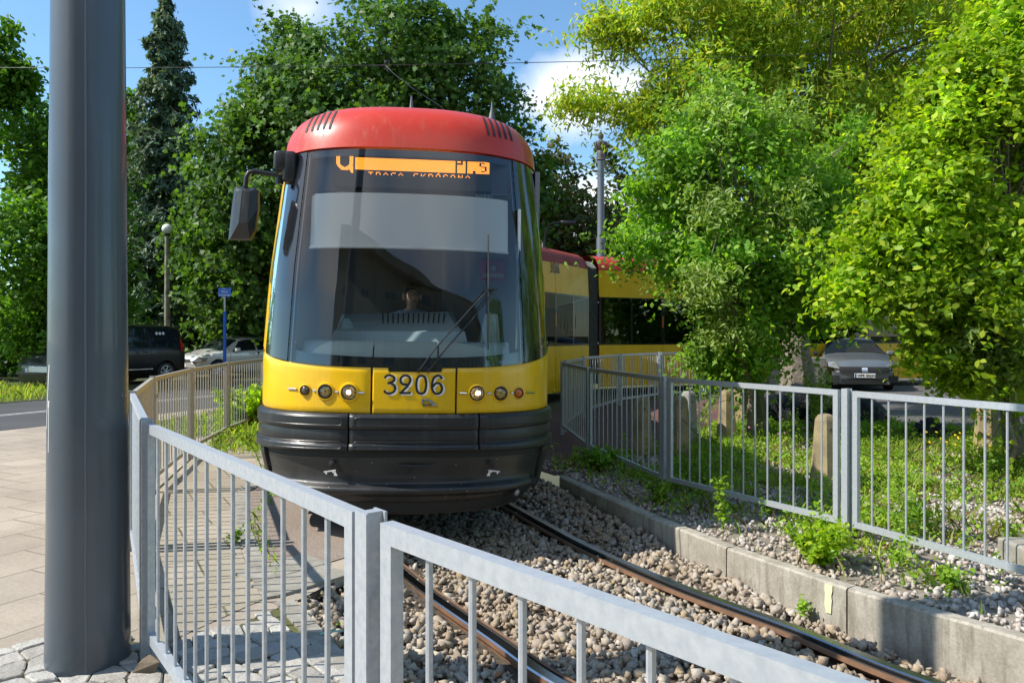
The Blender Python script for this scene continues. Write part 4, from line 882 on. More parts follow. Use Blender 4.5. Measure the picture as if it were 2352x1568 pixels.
for (x0p, x1p) in ((712, 866), (869, 1004), (1007, 1165)):
    l = LP(x0p, 790, 6.1).x; r_ = LP(x1p, 790, 6.1).x; mb = MB()
    def fn(u, v):
        x = l+(r_-l)*u; a = ax(x, 1.4); s = S0(a, 1.4); v_ = math.sin(v*math.pi/2); return Vector((x, s.y+.05+v*.16, 1.30+.155*v_))
    mb.grid(fn, 14, 8); mb.build('dashboard_ledge', M_['dash'], tram, smooth=True)
mb = MB(); q0 = dpt(1100, 795, 6.4); q1 = dpt(1150, 795, 6.4); q2 = dpt(1143, 722, 6.45); q3 = dpt(1117, 720, 6.45); dep = Vector((0, .25, 0)); vs = [q0, q1, q2, q3]
mb.add(vs+[p+dep for p in vs], [(0, 1, 2, 3), (1, 5, 6, 2), (4, 0, 3, 7), (3, 2, 6, 7), (5, 4, 7, 6)]); mb.build('control_box', M_['dash'], tram)
# driver's seat
mb = MB(); sc = LP(965, 668, 7.62); mb.rbox(sc.x-.16, sc.x+.16, sc.y-.05, sc.y+.07, sc.z-.10, sc.z+.14, .04); mb.rbox(sc.x-.26, sc.x+.26, sc.y-.05, sc.y+.09, sc.z-.85, sc.z-.12, .05); mb.rbox(sc.x-.26, sc.x+.26, sc.y-.55, sc.y+.05, sc.z-.95, sc.z-.82, .05); mb.lathe([(.2, 0), (.06, .05), (.06, .45)], 12, Matrix.Translation((sc.x, sc.y-.25, .40)))
mb.build('driver_seat', M_['dark'], tram, smooth=True)
# first aid kit on the lining
q = LP(1133, 620, 7.4); q.y = 1.89; mb = MB(); mb.rbox(q.x-.125, q.x+.125, q.y-.06, q.y, q.z-.10, q.z+.10, .02); kit = mb.build('first_aid_box', pm('crimson_box', (.42, .02, .08), .5), tram)
mb = MB(); mb.box(q.x-.025, q.x+.025, q.y-.065, q.y-.062, q.z-.012, q.z+.042); mb.build('green_badge', pm('green_badge', (.0, .35, .25), .5), kit)
mb = MB(); mb.box(q.x-.006, q.x+.006, q.y-.069, q.y-.067, q.z-.006, q.z+.036); mb.box(q.x-.019, q.x-.0065, q.y-.069, q.y-.067, q.z+.009, q.z+.021); mb.box(q.x+.0065, q.x+.019, q.y-.069, q.y-.067, q.z+.009, q.z+.021); mb.build('white_cross', M_['white'], kit)
mb = MB(); mb.box(q.x-.10, q.x+.10, q.y-.064, q.y-.062, q.z-.065, q.z-.033); mb.build('text_strip', M_['white'], kit); text_obj('kit_lettering', 'PIERWSZA POMOC', .025, M_['inkblack'], Matrix.Translation((q.x, q.y-.066, q.z-.049)) @ FRONT, kit, .001)
# under the nose: wheel and bogie frame
mb = MB()
for s in (-1, 1): mb.lathe([(.30, -.06), (.30, .06)], 24, Matrix.Translation((s*.72, 2.3, .15)) @ Matrix.Rotation(R(90), 4, 'Y'))
mb.build('wheel', M_['dark'], tram, smooth=True)
mb = MB(); mb.box(-1.0, 1.0, .9, 8.1, .28, .5); mb.build('underframe', M_['dark'], tram)
# ================================================================= rear sections
HB = [(1.13, .22), (1.17, .5), (1.175, 1.26), (1.17, 2.45), (1.14, 3.12), (1.10, 3.26), (1.0, 3.40), (.86, 3.48), (.6, 3.52), (0, 3.54)]
def section(o_xy, ang, L, roofmat, div, seats=True, num=False, doors=(), hump=False):
    Mx = Matrix.Translation((o_xy[0], o_xy[1], 0)) @ Matrix.Rotation(ang, 4, 'Z')
    def shell(name, i0, i1, y0, y1, mat, off=0, par=None, smooth=False):
        mb = MB()
        for s in (1, -1):
            pts = HB[i0:i1+1]; vs = [(s*(x+off), y, z) for y in (y0, y1) for x, z in pts]; m = len(pts)
            mb.add(vs, [(i, i+1, m+i+1, m+i) if s == -1 else (i, m+i, m+i+1, i+1) for i in range(m-1)], Mx)
            if i1 < 9: mb.build(name, mat, par or tram, smooth=smooth, world=True); mb = MB()
        return mb.build(name, mat, par or tram, smooth=smooth, world=True) if i1 == 9 else None
    n = len(div)-1
    for i in range(n):
        a, b = div[i]+.008, div[i+1]-.008
        shell('body_panel', 0, 2, a, b, M_['yellow']); shell('upper_panel', 3, 4, a, b, M_['yellow'])
        shell('roof_panel', 4, 9, a, b, roofmat, .004, smooth=True)
        gm_ = glassmat('section_glass', (.09, .10, .10), 0, .015, .8)
        mb = MB(); mb.box(1.165, 1.172, a+.05, b-.05, 1.30, 2.42, Mx); wn = mb.build('window', gm_, tram, world=True)
        mb = MB()
        for (y0, y1, z0, z1) in ((a, b, 1.262, 1.30), (a, b, 2.42, 2.448), (a, a+.05, 1.30, 2.42), (b-.05, b, 1.30, 2.42), ((a+b)/2-.03, (a+b)/2+.03, 1.30, 2.42)): mb.box(1.14, 1.176, y0, y1, z0, z1, Mx)
        mb.build('window_frame', M_['glossblack'], wn, world=True)
        mb = MB(); mb.box(-1.17, -1.16, a+.12, b-.12, 1.3, 2.42, Mx); mb.build('window', glassmat('far_glass', (.12, .14, .14)), tram, world=True)
    shell('seam_lining', 0, 9, div[0]+.0, div[-1], M_['dark'], -.012) if False else None
    mb = MB(); mb.box(-1.1, 1.1, div[0], div[-1], .30, .42, Mx); mb.build('floor', M_['dark'], tram, world=True); mb = MB(); mb.box(-1.1, 1.1, div[0], div[-1], 2.55, 2.6, Mx); mb.build('ceiling', pm('pale_ceiling', (.12, .12, .12), .6), tram, world=True)
    if seats:
        rs_ = random.Random(int(L*10)+len(div))
        y = div[0]+.5
        while y < div[-1]-.5:
            for x in (-.85, .75):
                mb = MB(); mb.rbox(x-.22, x+.22, y-.03, y+.06, .85, 1.52, .03, M=Mx); mb.rbox(x-.22, x+.22, y-.42, y, .80, .88, .03, M=Mx); st_ = mb.build('passenger_seat', pm('red_seat', (.30, .02, .03), .7), tram, world=True)
            mb = MB(); mb.tube([Mx @ Vector(q) for q in ((.5, y, .42), (.5, y, 2.5))], .018, 8); mb.build('grab_pole', M_['yellow'], tram, smooth=True, world=True); y += 1.35
    for z in (1.75,):
        for yy in div[1:-1]: mb = MB(); mb.box(1.175, 1.182, yy-.02, yy+.02, 1.7, 2.0, Mx); mb.build('marker_lamp', amber, tram, world=True)
    if num:
        o = Vector((1.176, 0, 0)); number_at = lambda p, q: Mx @ Vector((1.172+q-(.03 if p.y > 2.5 else 0)+.014, p.x, p.y))
        for k, ch in enumerate('3206'):
            pts = [(num+k*.125+a*.12*.62*1.1, 2.90+b*.2/1.6) for a, b in STK[ch]]
            mb = MB(); ribbon(mb, [(a+.012, b-.006) for a, b in pts], .028, lambda p: number_at(p, 0)); mb.build('digit_shadow', M_['white'], tram, world=True)
            mb = MB(); ribbon(mb, pts, .02, lambda p: number_at(p, .004)); mb.build('digit', M_['inkblack'], tram, world=True)
    return Mx
def bellows(p0, a0, p1, a1):
    mb = MB(); n = 14; pr = [(1.10, .3), (1.12, 1.0), (1.12, 2.9), (1.05, 3.18), (.85, 3.34), (.5, 3.38), (0, 3.39)]; full = [(-x, z) for x, z in pr]+[(x, z) for x, z in pr[::-1][1:]]; rings = []
    for i in range(n+1):
        u = i/n; c = Vector(p0).lerp(Vector(p1), u); a = a0+(a1-a0)*u; k = 1-.035*(i % 2); rings.append([Vector((c.x+math.cos(a)*x*k, c.y+math.sin(a)*x*k, z if z < 1 else z-(.03 if i % 2 else 0))) for x, z in full])
    m = len(full); mb.add([q for r_ in rings for q in r_], [(i*m+k, i*m+k+1, (i+1)*m+k+1, (i+1)*m+k) for i in range(n) for k in range(m-1)])
    mb.build('bellows', pm('bellows_rubber', (.05, .055, .05), .7, 0, c2=(.10, .11, .10), vs=12), tram, world=True)
aA = R(-28.6); dA = Vector((.479, .878)); eA = Vector((.86, 19.37)); bA = eA-dA*5.0
section(bA, aA, 5, M_['redbrown'], [0, 1.55, 3.1, 5.0], num=2.86)
aB = math.atan2(-.88, .47); bB = Vector((1.60, 20.04)); dB = Vector((.882, .471))
section(bB, aB, 6, M_['red'], [0, 2.0, 4.0, 6.0])
aC = math.atan2(-.97, .22); bC = Vector((7.35, 23.1)); section(bC, aC, 6, M_['red'], [0, 2, 4, 6])
bellows(eA, aA, bB, aB); eB = bB+dB*6; bellows(eB, aB, bC, aC)
fr_end = (TM @ Vector((0, TEND, 0))); bellows(Vector((fr_end.x, fr_end.y)), TYAW, bA, aA)
# roof rails and pantograph of section A
Mx = Matrix.Translation((bA.x, bA.y, 0)) @ Matrix.Rotation(aA, 4, 'Z'); steelgrey = pm('roof_rail_grey', (.38, .38, .36), .4, .5)
for x in (.78, .5):
    mb = MB(); mb.tube([Mx @ Vector(q) for q in ((x, -.5, 3.40), (x, -.45, 3.62), (x, 3.1, 3.64), (x, 3.22, 3.6), (x, 3.22, 3.40))], .016, 8); mb.build('roof_rail', steelgrey, tram, smooth=True, world=True)
mb = MB(); P1 = [Mx @ Vector(q) for q in ((0, -.6, 3.5), (.05, 1.6, 4.4), (0, .2, 5.3))]; mb.tube(P1, .025, 8); mb.tube([P1[2]+Mx.to_3x3() @ Vector((-.8, 0, -.05)), P1[2]+Mx.to_3x3() @ Vector((-.5, 0, 0)), P1[2]+Mx.to_3x3() @ Vector((.5, 0, 0)), P1[2]+Mx.to_3x3() @ Vector((.8, 0, -.08))], .02, 8)
mb.build('pantograph', pm('pantograph_grey', (.15, .15, .15), .5, .5), tram, smooth=True, world=True)
# ================================================================= the driver
hc = TM @ LP(947, 678, 7.3)        # head centre, world
drv = None
def person_driver():
    global drv
    C = hc
    nodes = {'pelvis': (0, .10, -.76, .15, .12), 'waist': (0, .09, -.56, .145, .11), 'chest': (0, .06, -.34, .17, .125), 'shoulders': (0, .05, -.225, .13, .10), 'neck': (0, .03, -.14, .062, .062), 'neck2': (.0, .015, -.085, .058, .062), 'head': (0, 0, -.02, .078, .088), 'crown': (0, 0, .055, .070, .080),
             'lsh': (-.17, .05, -.235, .075, .07), 'lel': (-.26, -.05, -.47, .048, .048), 'lwr': (-.18, -.32, -.50, .030, .030), 'rsh': (.17, .05, -.235, .075, .07), 'rel': (.27, -.05, -.47, .048, .048), 'rwr': (.20, -.32, -.50, .030, .030),
             'lhip': (-.10, .05, -.80, .10, .10), 'lkn': (-.14, -.42, -.80, .07, .07), 'lan': (-.14, -.48, -1.25, .045, .045), 'lft': (-.14, -.64, -1.30, .04, .035), 'rhip': (.10, .05, -.80, .10, .10), 'rkn': (.14, -.42, -.80, .07, .07), 'ran': (.14, -.48, -1.25, .045, .045), 'rft': (.14, -.64, -1.30, .04, .035)}
    edges = [('pelvis', 'waist'), ('waist', 'chest'), ('chest', 'shoulders'), ('shoulders', 'neck'), ('neck', 'neck2'), ('neck2', 'head'), ('head', 'crown'), ('shoulders', 'lsh'), ('lsh', 'lel'), ('lel', 'lwr'), ('shoulders', 'rsh'), ('rsh', 'rel'), ('rel', 'rwr'), ('pelvis', 'lhip'), ('lhip', 'lkn'), ('lkn', 'lan'), ('lan', 'lft'), ('pelvis', 'rhip'), ('rhip', 'rkn'), ('rkn', 'ran'), ('ran', 'rft')]
    for s, w in ((-1, 'lwr'), (1, 'rwr')):
        b = nodes[w]; pal = w[0]+'palm'; nodes[pal] = (b[0]-s*.01, b[1]-.07, b[2]-.005, .034, .018); edges.append((w, pal))
        for k, (dx, ln) in enumerate(((-.03, .062), (-.011, .072), (.009, .068), (.027, .055))):
            n1 = f'{w[0]}f{k}a'; n2 = f'{w[0]}f{k}b'; nodes[n1] = (b[0]-s*.01+dx, b[1]-.11, b[2], .0095, .009); nodes[n2] = (b[0]-s*.01+dx, b[1]-.11-ln*.5, b[2]-.03, .008, .008); edges += [(pal, n1), (n1, n2)]
        nodes[w[0]+'th'] = (b[0]-s*.055, b[1]-.07, b[2]-.02, .011, .010); edges.append((w, w[0]+'th'))
    keys = list(nodes); me = bpy.data.meshes.new('person'); me.from_pydata([nodes[k][:3] for k in keys], [(keys.index(a), keys.index(b)) for a, b in edges], [])
    o = bpy.data.objects.new('person', me); COL.objects.link(o); md = o.modifiers.new('skin', 'SKIN'); md.use_smooth_shade = True
    for i, k in enumerate(keys): me.skin_vertices[0].data[i].radius = nodes[k][3:5]; me.skin_vertices[0].data[i].use_root = (k == 'pelvis')
    o.modifiers.new('sub', 'SUBSURF').levels = 2; o.modifiers['sub'].render_levels = 2
    dg = bpy.context.evaluated_depsgraph_get(); m2 = bpy.data.meshes.new_from_object(o.evaluated_get(dg)); bpy.data.objects.remove(o)
    skin = pm('skin', (.70, .42, .31), .55, 0, var=.1, vs=12); m2.materials.clear(); m2.materials.append(skin)
    # sculpt the head a little: jaw, brow, nose
    for v in m2.vertices:
        c = v.co
        if c.z > -.13:
            if c.z < -.03: c.x *= 1-.25*min(1, (-.03-c.z)/.09)
            if c.y < -.03 and abs(c.x) < .02 and -.055 < c.z < .015: c.y -= .022*(1-abs(c.x)/.02)*(1-abs(c.z+.025)/.04 if abs(c.z+.025) < .04 else 0)
            if c.y < -.03 and abs(abs(c.x)-.03) < .018 and abs(c.z-.012) < .014: c.y += .010
    yaw = R(-2)
    root = bpy.data.objects.new('person', m2); COL.objects.link(root); root.location = C; root.rotation_euler = (0, 0, R(22)); ROOTM[root] = Matrix.Translation(C) @ Euler((0, 0, R(22))).to_matrix().to_4x4()
    for p in m2.polygons: p.use_smooth = True
    tag(root, 'dark-haired driver with glasses and a light blue shirt seated behind the tram windscreen', 'person'); root.name = 'person'
    # shirt: inflated torso faces
    bm = bmesh.new(); bm.from_mesh(m2); bm.normal_update()
    dl = [f for f in bm.faces if not (-.80 < f.calc_center_median().z < -.155 and f.calc_center_median().y > -.22)]; bmesh.ops.delete(bm, geom=dl, context='FACES')
    for v in bm.verts: v.co += v.normal*.012
    ms = bpy.data.meshes.new('shirt'); bm.to_mesh(ms); bm.free(); ms.materials.clear(); ms.materials.append(pm('blue_shirt', (.32, .56, .85), .8)); link(bpy.data.objects.new('shirt', ms), root)
    mb = MB(); mb.tube([(.068*math.cos(q), .03+.062*math.sin(q), -.155+.018*math.sin(q)) for q in [R(k) for k in range(-75, 256, 15)]], .014, 6); mb.build('collar', ms.materials[0], root, smooth=True)
    # hair cap
    mb = MB()
    def hair(u, v):
        th = u*2*math.pi; lim = R(100) if math.sin(th) > -.25 else R(62); ph = v*lim; return Vector((.088*math.sin(ph)*math.cos(th), .006+.100*math.sin(ph)*math.sin(th), .022+.105*math.cos(ph)))
    mb.grid(hair, 32, 12); mb.build('hair', pm('dark_hair', (.02, .014, .010), .6, bmp=.6, bs=200), root, smooth=True)
    for s in (-1, 1): mb = MB(); mb.rbox(s*.082-.010, s*.082+.010, -.012, .02, -.045, .018, .008); mb.build('ear', skin, root, smooth=True)
    gl_ = MB()
    for s in (-1, 1):
        gl_.tube([(s*.034+.026*math.cos(q), -.096+.01*abs(math.cos(q)), .008+.017*math.sin(q)) for q in [R(k) for k in range(0, 361, 24)]], .0028, 5); gl_.tube([(s*.060, -.090, .014), (s*.084, .0, .012)], .0025, 5)
    gl_.tube([(-.010, -.098, .012), (.010, -.098, .012)], .0025, 5); gl_.build('glasses', M_['inkblack'], root)
    for s in (-1, 1): mb = MB(); mb.lathe([(.0, -.003), (.0055, 0), (.0, .003)], 8, Matrix.Translation((s*.031, -.080, .006)) @ Matrix.Rotation(R(90), 4, 'X'), cap=False); mb.build('eye', pm('eye_dark', (.10, .07, .06), .3), root); 
    mb = MB(); mb.rbox(-.022, .022, -.091, -.082, -.062, -.054, .003); mb.build('mouth', pm('lips', (.30, .11, .09), .5), root)
    mb = MB()
    for s in (-1, 1): mb.bar((s*.016, -.092, .034), (s*.048, -.080, .032), .008, .006)
    mb.build('eyebrow', M_['inkblack'], root)
person_driver()
# ================================================================= trees
LEAF = np.array([(0, -.5), (.27, -.18), (.25, .18), (0, .55), (-.25, .18), (-.27, -.18)])
NARROW = np.array([(0, -.5), (.15, -.15), (.13, .2), (0, .6), (-.13, .2), (-.15, -.15)])
STAR = np.array([(0, -.45), (.22, -.30), (.50, -.22), (.27, .02), (.42, .34), (.13, .24), (0, .58), (-.13, .24), (-.42, .34), (-.27, .02), (-.50, -.22), (-.22, -.30)])
def leaves(pos, size, nrm, rg, shape=LEAF, droop=.0):
    n = len(pos); k = len(shape)
    nrm = nrm/np.linalg.norm(nrm, axis=1)[:, None]; t = rg.normal(size=(n, 3)); t[:, 2] -= droop; t -= nrm*np.sum(t*nrm, 1)[:, None]; t /= np.linalg.norm(t, axis=1)[:, None]+1e-9; b = np.cross(nrm, t)
    sh = shape; fold = np.abs(sh[:, 0])*.35-sh[:, 1]**2*.25
    V = pos[:, None, :]+size[:, None, None]*(b[:, None, :]*sh[None, :, 0, None]+t[:, None, :]*sh[None, :, 1, None]+nrm[:, None, :]*fold[None, :, None])
    return V.reshape(-1, 3), np.arange(n*k).reshape(n, k)
GAP, GAPF = -.5, 1.5
def crown_points(blobs, nclump, per, rg, cr=.35, shell=(.55, 1.03), flat=.6, lim=None, gap=None):
    B = np.array(blobs, float); w = (B[:, 3]*B[:, 4]*B[:, 5])**(2/3.); w /= w.sum(); which = rg.choice(len(B), nclump, p=w); b = B[which]
    d = rg.normal(size=(nclump, 3)); d /= np.linalg.norm(d, axis=1)[:, None]; r = shell[0]+(shell[1]-shell[0])*rg.random(nclump)**.6
    r *= 1+.10*np.sin(d[:, 0]*7+which)*np.cos(d[:, 2]*6+which*2)
    c = b[:, :3]+d*b[:, 3:6]*r[:, None]
    f_ = GAPF/np.maximum(cr*2.2, .3); nz_ = np.sin(c[:, 0]*f_+1.3*np.sin(c[:, 2]*f_*.8))+np.sin(c[:, 1]*f_*1.1+1.7*np.sin(c[:, 0]*f_*.7))+np.sin(c[:, 2]*f_*1.3+1.1*np.sin(c[:, 1]*f_)); keep = nz_ > (GAP if gap is None else gap)
    c, d = c[keep], d[keep]; nclump = len(c)
    if lim is not None: m = lim(c); c, d = c[m], d[m]
    n = len(c); rr = cr*(.6+.8*rg.random(n)); off = rg.normal(size=(n, per, 3))*np.array([1, 1, flat]); off *= (rr[:, None, None]*.55)
    off[:, :, 2] -= .25*(off[:, :, 0]**2+off[:, :, 1]**2)/np.maximum(rr[:, None], .1)
    pos = (c[:, None, :]+off).reshape(-1, 3); outw = np.repeat(d, per, 0); return pos, outw, c
def crown(name, blobs, nclump, per, size, mat, seed, parent, shape=LEAF, cr=.35, shell=(.55, 1.03), up=.7, out=.45, rnd_=.7, droop=0., lim=None, flat=.6, label=None, sprays=0, gap=None):
    rg = np.random.default_rng(seed); pos, ow, c = crown_points(blobs, nclump, per, rg, cr, shell, flat, lim, gap)
    if sprays:
        k = rg.integers(0, len(c), sprays); dd = c[k]-np.array([b[:3] for b in blobs]).mean(0); dd /= np.linalg.norm(dd, axis=1)[:, None]+1e-9; dd = dd*.7+rg.normal(size=dd.shape)*.45; dd[:, 2] += .15; L = cr*(1.0+2.2*rg.random(sprays)); m_ = per//2+4
        tt = rg.random((sprays, m_)); pp = c[k][:, None, :]+dd[:, None, :]*L[:, None, None]*tt[:, :, None]+rg.normal(size=(sprays, m_, 3))*cr*.13; pp[:, :, 2] -= (tt**2)*L[:, None]*.22
        pos = np.concatenate([pos, pp.reshape(-1, 3)]); ow = np.concatenate([ow, np.repeat(dd, m_, 0)])
    nrm = ow*out+np.array([0, 0, up])+rg.normal(size=pos.shape)*rnd_; V, F = leaves(pos, size*(.65+.7*rg.random(len(pos))), nrm, rg, shape, droop)
    o = fast(name, V, F, mat, parent, world=True); return o, c
bark = pm('bark', (.13, .105, .08), .9, 0, c2=(.07, .055, .04), vs=9, bmp=.9, bs=22, bd=.03)
bark_pale = pm('pale_bark', (.27, .23, .18), .9, 0, c2=(.14, .115, .09), vs=8, bmp=.9, bs=18, bd=.04)
def limb_tree(root, base, top, r0, cl, mat, seed, nb=40, rb=.05, trunk_pts=None):
    rs_ = random.Random(seed); mb = MB(); base = Vector(base); top = Vector(top)
    tp = [Vector(p) for p in trunk_pts] if trunk_pts else [base.lerp(top, k/6)+Vector((rs_.uniform(-.08, .08), rs_.uniform(-.08, .08), 0)) for k in range(7)]
    tp[0].z -= .1; n = len(tp); mb.tube(tp, [r0*1.35]+[r0*(1-.8*k/(n-1)) for k in range(1, n)], 10)
    for i in range(nb):
        c = Vector(cl[rs_.randrange(len(cl))]); u = rs_.uniform(.25, .95); a = tp[min(int(u*(n-1)), n-2)].lerp(tp[min(int(u*(n-1))+1, n-1)], u*(n-1) % 1)
        if c.z < a.z-.5: a = tp[1].lerp(tp[2], rs_.random())
        mid = a.lerp(c, .5)+Vector((rs_.uniform(-.2, .2), rs_.uniform(-.2, .2), rs_.uniform(.0, .35))); mb.tube([a, a.lerp(mid, .5)+Vector((0, 0, .05)), mid, mid.lerp(c, .5), c], [rb*1.3, rb, rb*.75, rb*.45, rb*.15], 5, False)
    return mb.build('trunk', mat, root, smooth=True, world=True)
def bl(px, py, rx, ry, Y, rd=None):
    p = P(px, py, Y); s = FPX/Y; return (p.x, p.y, p.z, rx/s, (rd if rd is not None else rx/s), ry/s)
def tree(name, label, blobs, n, per, size, mat, seed, base, top, r0, cat='tree', nb=40, rb=.05, bm_=None, group=None, trunk_pts=None, **kw):
    root = empty(name, base); tag(root, label, cat, group); o, c = crown('crown', blobs, n, per, size, mat, seed, root, **kw); limb_tree(root, base, top, r0, c, bm_ or bark, seed, nb, rb, trunk_pts); return root
L_maple = leafmat('maple_leaf', [(.056, .125, .025), (.08, .17, .029), (.115, .215, .036), (.07, .14, .045)], .4, .5, .3)
L_left = leafmat('lime_leaf', [(.09, .20, .022), (.12, .26, .026), (.07, .16, .025)], .45, .55, .25)
L_chest = leafmat('chestnut_leaf', [(.08, .11, .03), (.06, .11, .03), (.15, .11, .035), (.08, .13, .04)], .35, .5)
L_ash = leafmat('yellowing_leaf', [(.22, .38, .03), (.46, .50, .04), (.16, .32, .04), (.56, .52, .06), (.26, .42, .045), (.32, .46, .05)], .45, .55, .25)
L_mid = leafmat('mid_green_leaf', [(.17, .36, .04), (.25, .44, .05), (.14, .30, .045), (.33, .47, .08)], .5, .5, .3)
L_willow = leafmat('olive_leaf', [(.30, .42, .10), (.24, .37, .09), (.38, .48, .15)], .4, .5)
L_bright = leafmat('bright_lime_leaf', [(.22, .40, .02), (.36, .52, .025), (.11, .25, .02), (.50, .58, .05), (.28, .42, .025), (.16, .32, .02)], .5, .5, .3)
L_spruce = leafmat('spruce_needle', [(.09, .15, .10), (.12, .19, .125), (.15, .22, .14)], .2, .6, .3)
# big maple behind the tram
tree('maple_tree', 'tall dark green maple towering behind the front of the tram',
     [bl(880, 130, 170, 130, 29.0), bl(745, 240, 175, 145, 29.5), bl(1040, 190, 150, 130, 29.0), bl(600, 300, 70, 70, 29.5, 2), bl(640, 420, 190, 190, 28.5), bl(830, 350, 260, 200, 29.5), bl(1110, 300, 110, 140, 29.0), bl(560, 560, 130, 170, 28.5), bl(1000, 480, 240, 200, 30.0), bl(680, 100, 60, 60, 30.0, 1), bl(1130, 110, 40, 50, 29.0, .5), bl(620, 690, 120, 90, 29.0), bl(1190, 470, 80, 160, 30.0)],
     2700, 34, .20, L_maple, 21, (-5.6, 29.5, 0), (-5.4, 29.5, 11), .38, shape=STAR, gap=-1.0, cr=.62, shell=(.60, 1.08), nb=80, rb=.07, sprays=420, up=.55, out=.7)
tree('maple_tree', 'second lower dark maple behind the silver hatchback, right of the spruce',
     [bl(500, 640, 120, 130, 31.0), bl(490, 520, 60, 120, 31.5), bl(560, 730, 150, 80, 31.0), bl(430, 720, 120, 70, 32.0)], 560, 34, .19, L_maple, 22, (-12, 32, 0), (-12, 32, 6), .28, shape=STAR, cr=.55, nb=24)
# spruce
sr_ = empty('spruce_tree', P(380, 770, 32)*1.0); sr_.location.z = 0; ROOTM[sr_] = Matrix.Translation(sr_.location)
tag(sr_, 'tall narrow blue-green spruce with drooping boughs beside the mast', 'tree')
rg = np.random.default_rng(77); sx, sy, sh = sr_.location.x, 32.0, 16.0; pos = []; nr = []; mbk = MB()
mbk.tube([(sx, sy, -.1), (sx, sy, 4), (sx-.05, sy, 8), (sx, sy, sh)], [.24, .17, .08, .02], 10)
prof_h = [(0, 2.1), (.12, 2.2), (.3, 2.1), (.45, 2.0), (.6, 1.9), (.72, 1.35), (.82, 1.05), (.9, .75), (.96, .35), (1, .05)]
z = .5
while z < sh-.05:
    u = z/sh; Rr = np.interp(u, [a for a, b in prof_h], [b for a, b in prof_h]); nb_ = int(5+5*(1-u)); ph = rg.random()*6.28
    for k in range(nb_):
        a = ph+k*6.283/nb_+rg.normal()*.2; L = Rr*(.4+.75*rg.random()**.8); droop = (.75 if u < .7 else .45)*(.7+.5*rg.random())
        t_ = np.linspace(0, 1, 9); x = L*t_; zz = z-droop*L*(t_**1.3)+.22*L*np.maximum(0, t_-.7)*(3 if u > .5 else 1); pts = np.stack([sx+np.cos(a)*x, sy+np.sin(a)*x, zz], 1)
        mbk.tube([tuple(p) for p in pts[::2]], [.03, .022, .016, .01, .005], 4, False)
        m = int(80*L+14); tt = rg.random(m)**.7; w = .22*L*(1-.45*tt)+.05; side = rg.normal(size=m)*w*.55
        p = np.stack([np.interp(tt, t_, pts[:, j]) for j in range(3)], 1); p[:, 0] += -np.sin(a)*side; p[:, 1] += np.cos(a)*side; p[:, 2] -= np.abs(side)*.7+rg.random(m)*.22
        pos.append(p); nr.append(np.stack([np.cos(a)*.5+rg.normal(size=m)*.5, np.sin(a)*.5+rg.normal(size=m)*.5, .7+rg.normal(size=m)*.4], 1))
    z += .20+.13*(1-u)
pos = np.concatenate(pos); nr = np.concatenate(nr); NEED = np.array([(0, -.5), (.10, -.2), (.16, .15), (0, .55), (-.16, .15), (-.10, -.2)])
V, F = leaves(pos, .20+.17*rg.random(len(pos)), nr, rg, NEED, droop=1.6); fast('crown', V, F, L_spruce, sr_, world=True); mbk.build('trunk', bark, sr_, smooth=True, world=True)
cn = MB(); 
for k in range(60):
    a = rg.random()*6.28; zc = sh-.3-rg.random()*1.6; rr_ = .15+rg.random()*.35; c = Vector((sx+math.cos(a)*rr_, sy+math.sin(a)*rr_, zc)); cn.tube([c, c-Vector((0, 0, .05)), c-Vector((0, 0, .11))], [.012, .02, .008], 5)
co = cn.build('cones', pm('brown_cone', (.20, .08, .035), .8), sr_, world=True); co['kind'] = 'stuff'
# left hand trees
tree('lime_tree', 'bright green leafy tree at the left edge behind the mast', [bl(40, 330, 130, 110, 23.0), bl(150, 420, 130, 170, 22.5), bl(60, 560, 190, 160, 22.5), bl(200, 650, 120, 120, 22.5), bl(30, 700, 150, 90, 23.0), bl(110, 760, 130, 50, 22.5)], 1200, 34, .16, L_left, 31, (-14.4, 23.2, 0), (-14.3, 23.2, 7), .25, cr=.55, nb=34, shell=(.5, 1.05))
tree('slender_tree', 'taller thin-topped tree cut by the left edge of the picture', [bl(-30, 150, 55, 90, 22.0, 1), bl(-10, 60, 30, 40, 22.0, .6), bl(20, 190, 40, 60, 22.0, .8), bl(60, 200, 25, 60, 22.0, .4)], 260, 26, .17, L_left, 32, (-18, 26.7, 0), (-17.8, 22.0, 11.5), .14, cr=.32, nb=26, rb=.03)
tree('lime_tree', 'rounded light green tree between the mast and the spruce', [bl(300, 520, 55, 100, 33.3, 1), bl(318, 620, 42, 80, 33.3, .8), bl(280, 300, 50, 100, 34.5, 1), bl(290, 440, 40, 70, 33.5, .8)], 420, 34, .18, L_left, 33, (-17, 34, 0), (-17, 34, 8), .14, cr=.34, nb=20, rb=.03)
# chestnuts far behind the right of the tram
tree('chestnut_tree', 'browning chestnut tree just right of the tram front, behind the ornate mast', [bl(1260, 420, 70, 100, 33), bl(1370, 440, 80, 100, 34), bl(1310, 520, 130, 90, 33), bl(1460, 500, 90, 110, 34), bl(1240, 560, 90, 80, 32), bl(1420, 590, 130, 60, 33)], 560, 32, .24, L_chest, 41, (3.0, 33.5, 0), (3, 33.5, 7), .35, cr=.65, nb=34, shell=(.5, 1.05))
tree('chestnut_tree', 'dark tree far behind the second tram section, right of the ornate mast', [bl(1560, 520, 120, 120, 37), bl(1680, 600, 160, 140, 37), bl(1850, 560, 160, 200, 38)], 420, 32, .28, L_maple, 42, (10, 37.5, 0), (10, 37.5, 6), .35, cr=.8, nb=24)
